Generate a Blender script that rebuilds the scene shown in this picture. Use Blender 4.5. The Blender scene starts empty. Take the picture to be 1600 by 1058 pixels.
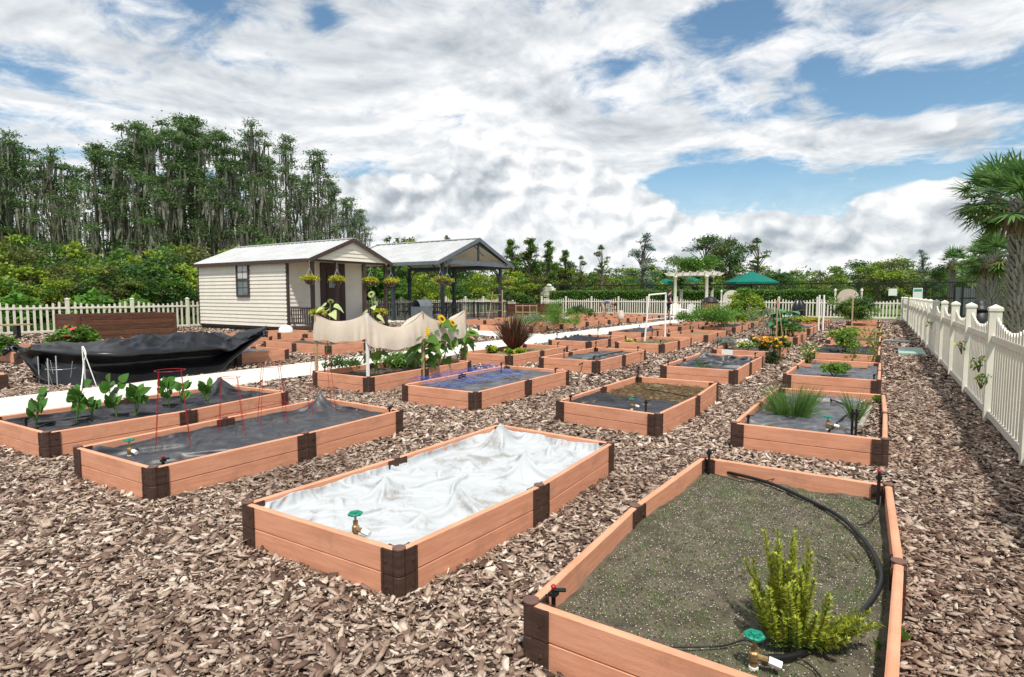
import bpy, math, random
import numpy as np
from mathutils import Vector, Matrix, noise
R=math.radians; PI=math.pi
scene=bpy.context.scene
random.seed(7); rng=np.random.default_rng(7)

# ------------------------------------------------------------ camera
F,YAW,PIT,H=907.0,.5734,.0748,1.60      # focal length in px of a 1600 px wide frame, metres
cam_d=bpy.data.cameras.new('camera'); cam=bpy.data.objects.new('camera',cam_d)
scene.collection.objects.link(cam); scene.camera=cam
cam_d.sensor_width=36; cam_d.lens=36*F/1600; cam_d.clip_start=.05; cam_d.clip_end=3000
cam.location=(0,0,H); cam.rotation_euler=(PI/2-PIT,0,YAW)
cY,sY=math.cos(YAW),math.sin(YAW); cP,sP=math.cos(PIT),math.sin(PIT)
def ray(px,py):
    a=(px-800)/F; b=(529-py)/F
    fw=cP+b*sP; up=b*cP-sP
    return Vector((a*cY-fw*sY,a*sY+fw*cY,up))
def G(px,py,z=0):                       # survey: world point seen at a pixel, on the plane at height z
    d=ray(px,py); t=(z-H)/d.z
    return Vector((d.x*t,d.y*t,z))
def GX(px,py,x):
    d=ray(px,py); t=x/d.x; return Vector((x,d.y*t,H+d.z*t))
def GY(px,py,y):
    d=ray(px,py); t=y/d.y; return Vector((d.x*t,y,H+d.z*t))
def AT(px,depth,z=0):                   # point at a bearing and a depth
    d=ray(px,461); k=depth/(-d.x*sY+d.y*cY)
    return Vector((d.x*k,d.y*k,z))

# ------------------------------------------------------------ world
SUN_EL,SUN_AZ=R(62),R(140)              # azimuth clockwise from +Y
world=bpy.data.worlds.new('World'); scene.world=world; world.use_nodes=True
nt=world.node_tree; nt.nodes.clear()
def N(t,typ,**kw):
    n=t.nodes.new(typ)
    for k,v in kw.items():
        if k.startswith('i_'):
            key=k[2:]; key=int(key) if key.isdigit() else key.replace('_',' ')
            n.inputs[key].default_value=v
        else: setattr(n,k,v)
    return n
def mth(t,op,a,b=None,c=None,clamp=False):
    n=t.nodes.new('ShaderNodeMath'); n.operation=op; n.use_clamp=clamp
    for i,v in enumerate((a,b,c)):
        if v is None: continue
        if isinstance(v,(int,float)): n.inputs[i].default_value=v
        else: t.links.new(v,n.inputs[i])
    return n.outputs[0]
def smooth(t,v,lo,hi):
    n=N(t,'ShaderNodeMapRange',interpolation_type='SMOOTHSTEP'); t.links.new(v,n.inputs[0])
    n.inputs[1].default_value=lo; n.inputs[2].default_value=hi
    return n.outputs[0]
def mixc(t,f,a,b,blend='MIX'):
    n=t.nodes.new('ShaderNodeMix'); n.data_type='RGBA'; n.blend_type=blend
    for i,v in ((0,f),(6,a),(7,b)):
        if isinstance(v,(int,float)): n.inputs[i].default_value=v
        elif isinstance(v,tuple): n.inputs[i].default_value=(*v[:3],1)
        else: t.links.new(v,n.inputs[i])
    return n.outputs[2]
def azel(px,py):
    d=ray(px,py).normalized()
    return math.degrees(math.atan2(d.x,d.y)), math.degrees(math.asin(d.z))
def build_world():
    L=nt.links
    sky=N(nt,'ShaderNodeTexSky',sky_type='NISHITA',sun_disc=False,sun_elevation=SUN_EL,sun_rotation=SUN_AZ)
    sky.air_density=1.0; sky.dust_density=.6; sky.ozone_density=2.5
    tc=N(nt,'ShaderNodeTexCoord'); sep=N(nt,'ShaderNodeSeparateXYZ'); L.new(tc.outputs['Generated'],sep.inputs[0])
    x,y,z=sep.outputs
    az=mth(nt,'MULTIPLY',mth(nt,'ARCTAN2',x,y),57.2958)
    el=mth(nt,'MULTIPLY',mth(nt,'ARCSINE',z),57.2958)
    def vec(x_,y_,z_):
        c=N(nt,'ShaderNodeCombineXYZ')
        for i,v in enumerate((x_,y_,z_)):
            if isinstance(v,(int,float)): c.inputs[i].default_value=v
            else: L.new(v,c.inputs[i])
        return c.outputs[0]
    zi=mth(nt,'DIVIDE',1.0,mth(nt,'ADD',mth(nt,'MAXIMUM',z,0.0),.16))
    plane=vec(mth(nt,'MULTIPLY',x,zi),mth(nt,'MULTIPLY',y,zi),0.0)      # cloud deck overhead
    dirv=vec(mth(nt,'MULTIPLY',az,.0175),mth(nt,'MULTIPLY',el,.0235),0.0) # heaps standing on the horizon
    def fbm(src,scale,detail,rough,off=(0,0,0),dist=0.0,sc=(1,1,1)):
        m=N(nt,'ShaderNodeMapping'); L.new(src,m.inputs[0]); m.inputs['Location'].default_value=off; m.inputs['Scale'].default_value=sc
        n=N(nt,'ShaderNodeTexNoise',noise_dimensions='2D'); L.new(m.outputs[0],n.inputs[0])
        n.inputs['Scale'].default_value=scale; n.inputs['Detail'].default_value=detail; n.inputs['Roughness'].default_value=rough; n.inputs['Distortion'].default_value=dist
        return n.outputs[0]
    def vor(src,scale,off,warp=None):
        m=N(nt,'ShaderNodeMapping'); L.new(src,m.inputs[0]); m.inputs['Location'].default_value=off
        n=N(nt,'ShaderNodeTexVoronoi',feature='F1',voronoi_dimensions='2D'); n.inputs['Scale'].default_value=scale; n.inputs['Detail'].default_value=1.5; n.inputs['Roughness'].default_value=.5
        n.normalize=True
        L.new(m.outputs[0],n.inputs[0]); return mth(nt,'SUBTRACT',1.0,n.outputs['Distance'])
    def blobs(lst):
        tot=None
        for (px,py,rx,ry,rot,amp) in lst:
            a0,e0=azel(px,py); ra=rx/F*57.3*.85; re=ry/F*57.3*.92
            da=mth(nt,'SUBTRACT',az,a0); de=mth(nt,'SUBTRACT',el,e0)
            c,s=math.cos(R(rot)),math.sin(R(rot))
            u=mth(nt,'MULTIPLY_ADD',da,c/ra,mth(nt,'MULTIPLY',de,s/ra))
            v=mth(nt,'MULTIPLY_ADD',da,-s/re,mth(nt,'MULTIPLY',de,c/re))
            r2=mth(nt,'MULTIPLY_ADD',u,u,mth(nt,'MULTIPLY',v,v))
            g=mth(nt,'MULTIPLY',mth(nt,'EXPONENT',mth(nt,'MULTIPLY',r2,-1.0)),amp)
            tot=g if tot is None else mth(nt,'ADD',tot,g)
        return tot
    # thin deck with blue openings
    holes=blobs([(505,28,30,22,0,.42),(50,118,130,24,-12,.34),(1110,35,80,22,10,.27),(1270,125,90,40,0,.30),(1450,150,190,38,0,.36),
        (1180,275,150,48,-6,.50),(1050,285,50,50,-25,.40),(1400,290,150,40,0,.36),(1200,12,90,24,0,.26),(1400,20,160,20,0,.12),(120,240,60,18,0,.25),(730,95,90,14,0,.12),(960,100,60,18,0,.20),(330,12,60,16,0,.14),(1080,340,50,40,0,.4),(590,235,40,26,0,.1),(1600,150,60,20,0,.2)])
    adds=blobs([(1330,208,230,14,-2,.34),(1500,190,80,18,0,.30),(1010,200,90,50,0,.25),(1560,60,60,60,0,.2),(700,200,500,120,0,.16),(230,170,260,70,0,.30),(60,240,160,50,0,.2),(640,240,200,60,0,.2),(300,60,400,60,0,.10),(1330,260,70,26,0,.22)])
    f1=fbm(plane,1.25,7,.58,(3.1,1.2,0),.3); f1s=fbm(plane,1.25,5,.58,(3.17,1.14,0),.3); f2=fbm(plane,5.2,6,.62,(9,2,0),.3,(1,1.15,1))
    den=mth(nt,'ADD',mth(nt,'MULTIPLY_ADD',f1,2.1,mth(nt,'MULTIPLY_ADD',f2,.9,-.72)),mth(nt,'SUBTRACT',adds,holes))
    alphaA=smooth(nt,den,.44,.92)
    greyA=blobs([(420,40,280,50,0,.5),(1000,215,80,40,0,.3),(250,110,240,30,-8,.5),(560,110,140,50,0,.45),(150,60,150,30,0,.4),(600,305,80,50,0,.5),(1450,240,150,22,0,.5),(1330,262,60,22,0,.5),(820,70,120,60,0,.3)])
    lowf=smooth(nt,el,1,9)
    lumA=mth(nt,'ADD',mth(nt,'ADD',.885,mth(nt,'MULTIPLY',mth(nt,'MULTIPLY',mth(nt,'SUBTRACT',f1s,f1),1.7),lowf)),mth(nt,'ADD',mth(nt,'MULTIPLY',greyA,-.22),mth(nt,'MULTIPLY',mth(nt,'MULTIPLY',mth(nt,'SUBTRACT',f2,.5),.34),lowf)))
    # cumulus heaps
    heaps=blobs([(780,290,110,70,0,.55),(900,300,110,70,0,.55),(1000,345,80,36,0,.55),(650,340,160,60,0,.5),(1190,352,75,34,0,.55),(1330,372,170,28,0,.5),(1360,318,34,16,0,.30),(1460,305,50,22,0,.42),(1520,350,100,50,0,.42),(520,340,120,60,0,.4),(850,405,900,34,0,.6),(200,400,500,50,0,.5),(1250,400,200,24,0,.4),(1500,192,80,22,0,.24),(200,330,220,90,0,.3),(720,225,70,26,0,.25)])
    w=fbm(dirv,7,4,.55,(1,1,0)); warp=vec(mth(nt,'MULTIPLY_ADD',w,.05,mth(nt,'MULTIPLY',az,.0175)),mth(nt,'MULTIPLY_ADD',w,-.04,mth(nt,'MULTIPLY',el,.0235)),0.0)
    def heap(off):
        v1=vor(warp,7,off); v2=vor(warp,19,(off[0]+.3,off[1],0)); n1=fbm(warp,34,4,.6,off)
        return mth(nt,'ADD',mth(nt,'MULTIPLY_ADD',v1,1.0,mth(nt,'MULTIPLY_ADD',v2,.5,-.66)),mth(nt,'MULTIPLY',n1,.22))
    h0=heap((0,0,0)); h1=heap((.010,-.018,0))
    denB=mth(nt,'ADD',h0,heaps); alphaB=mth(nt,'MULTIPLY',smooth(nt,denB,.70,.82),smooth(nt,heaps,.10,.26))
    greyB=blobs([(735,285,50,45,0,1.0),(610,310,50,34,0,.7),(1350,345,60,16,0,.9),(1280,388,200,16,0,.8),(420,250,120,30,0,.4),(1180,370,60,12,0,.5),(1000,395,90,10,0,.3),(1470,335,50,16,0,.5),(860,330,60,20,0,.3),(560,330,90,30,0,.5)])
    lumB=mth(nt,'ADD',mth(nt,'ADD',.925,mth(nt,'MULTIPLY',mth(nt,'SUBTRACT',h0,h1),1.5)),mth(nt,'MULTIPLY',greyB,-.30))
    def shade_(l):
        r=N(nt,'ShaderNodeValToRGB'); L.new(l,r.inputs[0]); e=r.color_ramp.elements; e[0].position=.5; e[0].color=(.42,.465,.51,1); e[1].position=.98; e[1].color=(1,1,1,1); m=e.new(.8); m.color=(.76,.79,.815,1); return r.outputs[0]
    hz=smooth(nt,el,-1,12); hz.node.inputs[3].default_value=.9; hz.node.inputs[4].default_value=.0
    col=N(nt,'ShaderNodeMix',data_type='RGBA'); L.new(alphaB,col.inputs[0]); L.new(shade_(lumA),col.inputs[6]); L.new(shade_(lumB),col.inputs[7])
    al=mth(nt,'MAXIMUM',mth(nt,'MAXIMUM',mth(nt,'MULTIPLY',alphaA,.96),mth(nt,'MULTIPLY',alphaB,.97)),mth(nt,'MULTIPLY',hz,1.0))
    tint=N(nt,'ShaderNodeVectorMath',operation='MULTIPLY'); L.new(sky.outputs[0],tint.inputs[0]); tint.inputs[1].default_value=(.84,.97,.93)
    bgs=N(nt,'ShaderNodeBackground'); L.new(tint.outputs[0],bgs.inputs[0]); bgs.inputs[1].default_value=SKY_STR
    bgc=N(nt,'ShaderNodeBackground'); L.new(col.outputs[2],bgc.inputs[0]); bgc.inputs[1].default_value=CLOUD_STR
    mx=N(nt,'ShaderNodeMixShader'); L.new(al,mx.inputs[0]); L.new(bgs.outputs[0],mx.inputs[1]); L.new(bgc.outputs[0],mx.inputs[2])
    out=N(nt,'ShaderNodeOutputWorld'); L.new(mx.outputs[0],out.inputs[0])
SKY_STR,CLOUD_STR=.105,.74
build_world()
world.cycles.sampling_method='MANUAL'; world.cycles.sample_map_resolution=512
sun_d=bpy.data.lights.new('sun','SUN'); sun=bpy.data.objects.new('sun',sun_d); scene.collection.objects.link(sun)
sun_d.energy=3.4; sun_d.angle=R(3); sun_d.color=(1,.95,.87)
sdir=Vector((math.sin(SUN_AZ)*math.cos(SUN_EL),math.cos(SUN_AZ)*math.cos(SUN_EL),math.sin(SUN_EL)))
sun.rotation_euler=sdir.to_track_quat('Z','Y').to_euler(); sun.location=(0,0,40)
vs=scene.view_settings; vs.view_transform='Standard'; vs.look='None'; vs.exposure=0.50; vs.gamma=1
scene.render.film_transparent=False
scene.cycles.max_bounces=6; scene.cycles.diffuse_bounces=3; scene.cycles.transparent_max_bounces=8
scene.cycles.use_denoising=True

# ------------------------------------------------------------ materials
MATS={}
def lin(r,g,b):                          # sRGB 0-255 to linear
    f=lambda c:(c/255/12.92) if c/255<=.04045 else ((c/255+.055)/1.055)**2.4
    return (f(r),f(g),f(b))
def mat(name,col,col2=None,scale=6,rough=.8,bump=0,bscale=40,metal=0,isl=0,trans=0,spec=.3,stretch=(1,1,1),detail=4,contrast=(.35,.65),grime=None,alpha=None,coat=0):
    if name in MATS: return MATS[name]
    m=bpy.data.materials.new(name); m.use_nodes=True; t=m.node_tree; L=t.links
    b=t.nodes['Principled BSDF']; b.inputs['Roughness'].default_value=rough; b.inputs['Metallic'].default_value=metal
    b.inputs['Specular IOR Level'].default_value=spec
    if coat: b.inputs['Coat Weight'].default_value=coat
    tc=N(t,'ShaderNodeTexCoord'); mp=N(t,'ShaderNodeMapping'); L.new(tc.outputs['Object'],mp.inputs[0]); mp.inputs['Scale'].default_value=stretch
    c=(*col,1)
    cur=None
    if col2:
        n=N(t,'ShaderNodeTexNoise'); L.new(mp.outputs[0],n.inputs[0]); n.inputs['Scale'].default_value=scale; n.inputs['Detail'].default_value=detail; n.inputs['Roughness'].default_value=.62
        f=smooth(t,n.outputs[0],*contrast)
        cur=mixc(t,f,col,col2)
    if isl:
        g=N(t,'ShaderNodeNewGeometry')
        hsv=N(t,'ShaderNodeHueSaturation'); 
        if cur is None: hsv.inputs['Color'].default_value=c
        else: L.new(cur,hsv.inputs['Color'])
        v=mth(t,'MULTIPLY_ADD',g.outputs['Random Per Island'],isl*1.2,1-isl*.6); L.new(v,hsv.inputs['Value'])
        h=mth(t,'MULTIPLY_ADD',mth(t,'FRACT',mth(t,'MULTIPLY',g.outputs['Random Per Island'],7.31)),.05*isl,.5-.025*isl); L.new(h,hsv.inputs['Hue'])
        cur=hsv.outputs[0]
    if grime:                            # dirt patches of their own shape
        n=N(t,'ShaderNodeTexNoise'); L.new(tc.outputs['Object'],n.inputs[0]); n.inputs['Scale'].default_value=grime[1]; n.inputs['Detail'].default_value=6; n.inputs['Roughness'].default_value=.7
        f=mth(t,'MULTIPLY',smooth(t,n.outputs[0],.5,.72),grime[2])
        cur=mixc(t,f,cur if cur is not None else col,grime[0])
    if cur is None: b.inputs['Base Color'].default_value=c
    else: L.new(cur,b.inputs['Base Color'])
    if bump:
        n=N(t,'ShaderNodeTexNoise'); L.new(mp.outputs[0],n.inputs[0]); n.inputs['Scale'].default_value=bscale; n.inputs['Detail'].default_value=5
        bp=N(t,'ShaderNodeBump'); bp.inputs['Strength'].default_value=bump; bp.inputs['Distance'].default_value=.01; L.new(n.outputs[0],bp.inputs['Height']); L.new(bp.outputs[0],b.inputs['Normal'])
    if trans:
        tr=N(t,'ShaderNodeBsdfTranslucent'); mx=N(t,'ShaderNodeMixShader'); mx.inputs[0].default_value=trans
        if cur is None: tr.inputs[0].default_value=c
        else: L.new(cur,tr.inputs[0])
        L.new(b.outputs[0],mx.inputs[1]); L.new(tr.outputs[0],mx.inputs[2]); last=mx.outputs[0]
        L.new(last,t.nodes['Material Output'].inputs[0])
    if alpha is not None: b.inputs['Alpha'].default_value=alpha
    MATS[name]=m; return m
M={}
M['comp']=mat('terracotta_composite',(.60,.275,.155),(.68,.34,.205),4,.7,.25,60,stretch=(1,1,12),grime=((.36,.20,.13),3.5,.5),spec=.25,isl=.28,detail=7)
M['joint']=mat('dark_brown_resin',(.050,.027,.019),(.075,.042,.031),8,.55,.15,50,stretch=(1,1,6))
M['joint_cap']=mat('brown_resin_cap',(.12,.065,.05),(.16,.09,.07),12,.6)
M['cream']=mat('cream_vinyl',(.74,.70,.60),(.68,.64,.54),1.5,.45,.05,30,grime=((.44,.43,.33),2.2,.45))
M['siding']=mat('cream_siding',(.78,.735,.64),(.73,.685,.59),1.1,.55,.05,40)
M['trim']=mat('brown_trim',(.075,.048,.043),(.06,.038,.034),4,.55)
M['door']=mat('brown_door',(.058,.032,.028),(.05,.028,.025),4,.45)
M['roof']=mat('galvanised_roof',(.58,.585,.58),(.50,.505,.50),1.2,.45,.02,30,metal=.25,spec=.5)
M['dgrey']=mat('dark_grey_steel',(.035,.042,.048),(.05,.058,.066),3,.5)
M['mgrey']=mat('mid_grey_fascia',(.12,.14,.155),(.15,.17,.19),3,.5)
M['white']=mat('white_paint',(.80,.79,.76),(.74,.73,.70),5,.5)
M['pvc']=mat('white_pvc',(.85,.84,.80),None,5,.35)
M['black']=mat('black_plastic',(.012,.012,.013),None,5,.4)
M['blackm']=mat('black_metal',(.015,.017,.018),(.025,.026,.028),8,.45)
M['fabric']=mat('black_weed_fabric',(.028,.030,.035),(.055,.058,.066),7,.42,.2,120,grime=((.16,.14,.12),6,.5),spec=.55)
M['fabric2']=mat('grey_weathered_fabric',(.062,.066,.075),(.12,.125,.138),5,.40,.25,120,grime=((.15,.12,.10),5,.6),spec=.6)
M['fabricd']=mat('deep_black_fabric',(.018,.018,.022),(.04,.041,.047),6,.6,.2,100,spec=.3)
M['tarp']=mat('black_poly_sheet',(.005,.005,.006),(.008,.008,.009),3,.36,.06,30,spec=.55)
M['cloth']=mat('white_row_cover',(.60,.625,.645),(.54,.565,.58),5,.8,.12,120,trans=.22,detail=8,grime=((.27,.245,.20),3.4,.85))
M['shade']=mat('beige_shade_cloth',(.80,.70,.58),(.74,.64,.52),4,.85,.2,200,trans=.3)
M['concrete']=mat('pale_concrete',(.70,.66,.58),(.60,.565,.50),2.5,.85,.3,60,grime=((.42,.38,.32),5,.25))
M['soil']=mat('dark_soil',(.055,.042,.032),(.10,.08,.06),18,.95,.9,60)
M['soilg']=mat('algae_green_soil',(.075,.062,.044),(.135,.115,.08),7,.95,1.0,70,detail=9,grime=((.065,.095,.03),2.8,.6))
M['straw']=mat('dry_straw_soil',(.16,.12,.065),(.24,.19,.10),30,.95,.9,70,grime=((.10,.12,.04),5,.5))
M['wood']=mat('stained_timber',(.085,.036,.018),(.13,.06,.032),3,.7,.4,30,stretch=(1,1,9),isl=.3)
M['pine']=mat('raw_pine',(.46,.33,.19),(.38,.26,.15),6,.75,.2,40,stretch=(6,6,1))
M['brass']=mat('weathered_brass',(.30,.19,.09),(.40,.28,.15),30,.45,.3,80,metal=.6)
M['gvalve']=mat('green_handle',(.01,.22,.14),None,5,.35)
M['red']=mat('red_wire',(.33,.012,.02),None,5,.4)
M['galv']=mat('galvanised_wire',(.45,.47,.47),None,5,.45,metal=.4)
M['blue']=mat('blue_netting',(.05,.13,.55),(.08,.2,.7),5,.6)
M['bark']=mat('tree_bark',(.17,.135,.105),(.10,.08,.06),9,.9,.8,20,stretch=(1,1,.3))
M['greybark']=mat('grey_bark',(.40,.36,.31),(.24,.21,.18),6,.9,.8,14,stretch=(1,1,.25))
M['moss']=mat('spanish_moss',(.27,.265,.21),(.19,.185,.145),3,.9,isl=.5,trans=.3)
def leaf(n,c,isl=.6,tr=.35,rough=.5): M[n]=mat(n,c,None,rough=rough,isl=isl,trans=tr,spec=.35)
leaf('leaf_deep',(.06,.13,.03)); leaf('leaf_mid',(.10,.20,.03)); leaf('leaf_yel',(.24,.33,.03)); leaf('leaf_olive',(.13,.15,.04))
leaf('leaf_fresh',(.12,.26,.035)); leaf('leaf_dark',(.02,.05,.016)); leaf('leaf_cypress',(.115,.195,.065)); leaf('leaf_palm',(.11,.21,.06)); leaf('leaf_palmy',(.16,.19,.045))
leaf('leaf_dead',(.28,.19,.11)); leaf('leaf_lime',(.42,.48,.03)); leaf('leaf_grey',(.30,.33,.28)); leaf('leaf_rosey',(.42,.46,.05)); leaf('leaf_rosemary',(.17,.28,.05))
leaf('leaf_blue',(.06,.14,.10)); leaf('leaf_lemon',(.50,.40,.04)); leaf('leaf_bronze',(.10,.058,.032),.9); leaf('leaf_red',(.22,.03,.025)); leaf('leaf_big',(.08,.20,.03),.4,.3,.35)
leaf('petal_y',(.85,.56,.02),.2); leaf('petal_o',(.80,.28,.02),.4); leaf('petal_w',(.8,.8,.76),.1); leaf('petal_p',(.85,.12,.16),.2); leaf('canna',(.07,.22,.07),.4,.25,.35)
leaf('grass_green',(.09,.20,.02)); leaf('chive',(.13,.24,.06)); leaf('leaf_pale',(.50,.58,.25),.25)
M['seed']=mat('sunflower_disc',(.05,.025,.012),(.09,.045,.02),60,.9,.6,90)
M['umb']=mat('green_canvas',(.005,.20,.155),(.005,.17,.13),3,.7,trans=.25)
M['hedge']=M['leaf_mid']
M['glass']=mat('window_glass',(.10,.13,.15),(.20,.24,.26),2,.08,spec=.8)
M['skin']=mat('skin',(.50,.28,.19),None,5,.6)
M['navy']=mat('navy_cloth',(.02,.03,.06),(.03,.042,.08),20,.85)
M['lilac']=mat('grey_lilac_cloth',(.26,.28,.40),(.2,.22,.32),20,.85)
M['khaki']=mat('khaki_cloth',(.50,.40,.30),(.42,.33,.24),20,.85)
M['hair']=mat('brown_hair',(.09,.05,.03),(.05,.028,.017),40,.7,.4,90)
M['woodbin']=mat('bin_slats',(.33,.16,.08),(.25,.12,.06),6,.7)
M['stone']=mat('pinkish_panel',(.62,.50,.42),(.56,.45,.38),4,.8)
M['sign']=mat('white_sign',(.75,.78,.74),None,5,.5)
M['signg']=mat('sign_green',(.05,.30,.18),None,5,.5)
M['plate']=mat('pale_green_cover',(.36,.50,.42),(.30,.43,.36),6,.6,grime=((.3,.25,.2),9,.5))
M['bulb']=mat('white_bulb',(.88,.87,.82),None,5,.25)
M['screen']=mat('charcoal_screen',(.055,.068,.08),(.075,.09,.10),5,.8,stretch=(8,8,.4))
M['stonechip']=mat('pale_pebble',(.62,.57,.5),None,5,.8,isl=.3)
# mulch chips: colour per chip
def chip_mat():
    m=bpy.data.materials.new('bark_chips'); m.use_nodes=True; t=m.node_tree; L=t.links; b=t.nodes['Principled BSDF']
    g=N(t,'ShaderNodeNewGeometry'); r=N(t,'ShaderNodeValToRGB'); L.new(g.outputs['Random Per Island'],r.inputs[0])
    e=r.color_ramp.elements; e[0].position=0; e[0].color=(.035,.019,.013,1); e[1].position=1; e[1].color=(.80,.69,.57,1)
    for p,c in ((.15,(.10,.057,.040)),(.32,(.225,.145,.106)),(.5,(.36,.258,.190)),(.72,(.49,.38,.295)),(.9,(.61,.485,.385))):
        x=e.new(p); x.color=(*c,1)
    tc=N(t,'ShaderNodeTexCoord'); n=N(t,'ShaderNodeTexNoise'); L.new(tc.outputs['Object'],n.inputs[0]); n.inputs['Scale'].default_value=55; n.inputs['Detail'].default_value=5; n.inputs['Roughness'].default_value=.7
    c=mixc(t,smooth(t,n.outputs[0],.35,.68),r.outputs[0],(.075,.048,.036))
    c2=mixc(t,.62,c,r.outputs[0])
    # patches of darker bark, and a darker strip along the right fence
    n2=N(t,'ShaderNodeTexNoise'); L.new(tc.outputs['Object'],n2.inputs[0]); n2.inputs['Scale'].default_value=.55; n2.inputs['Detail'].default_value=4
    sp=N(t,'ShaderNodeSeparateXYZ'); L.new(tc.outputs['Object'],sp.inputs[0])
    factor=mth(t,'MAXIMUM',mth(t,'MULTIPLY',smooth(t,n2.outputs[0],.48,.68),.42),mth(t,'MULTIPLY',smooth(t,sp.outputs[0],-.1,.35),.24))
    c3=mixc(t,factor,c2,(.10,.055,.040))
    L.new(c3,b.inputs['Base Color']); b.inputs['Roughness'].default_value=.75; b.inputs['Specular IOR Level'].default_value=.3
    bp=N(t,'ShaderNodeBump'); bp.inputs['Strength'].default_value=.6; bp.inputs['Distance'].default_value=.004; L.new(n.outputs[0],bp.inputs['Height']); L.new(bp.outputs[0],b.inputs['Normal'])
    return m
M['chip']=chip_mat()
def mulch_mat():
    m=bpy.data.materials.new('bark_mulch_ground'); m.use_nodes=True; t=m.node_tree; L=t.links; b=t.nodes['Principled BSDF']
    tc=N(t,'ShaderNodeTexCoord'); v=N(t,'ShaderNodeTexVoronoi'); L.new(tc.outputs['Object'],v.inputs[0]); v.inputs['Scale'].default_value=16
    sp=N(t,'ShaderNodeSeparateColor'); L.new(v.outputs['Color'],sp.inputs[0]); r=N(t,'ShaderNodeValToRGB'); L.new(sp.outputs[0],r.inputs[0])
    e=r.color_ramp.elements; e[0].color=(.03,.018,.013,1); e[1].color=(.36,.28,.22,1)
    x=e.new(.4); x.color=(.10,.06,.045,1); x=e.new(.7); x.color=(.22,.15,.115,1)
    L.new(r.outputs[0],b.inputs['Base Color']); b.inputs['Roughness'].default_value=.9
    bp=N(t,'ShaderNodeBump'); bp.inputs['Strength'].default_value=1; bp.inputs['Distance'].default_value=.03; L.new(v.outputs['Distance'],bp.inputs['Height']); L.new(bp.outputs[0],b.inputs['Normal'])
    return m
M['mulch']=mulch_mat()
M['grass']=mat('lawn',(.06,.13,.018),(.12,.21,.03),1.5,.95,1,60,grime=((.17,.17,.05),.6,.5))

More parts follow.
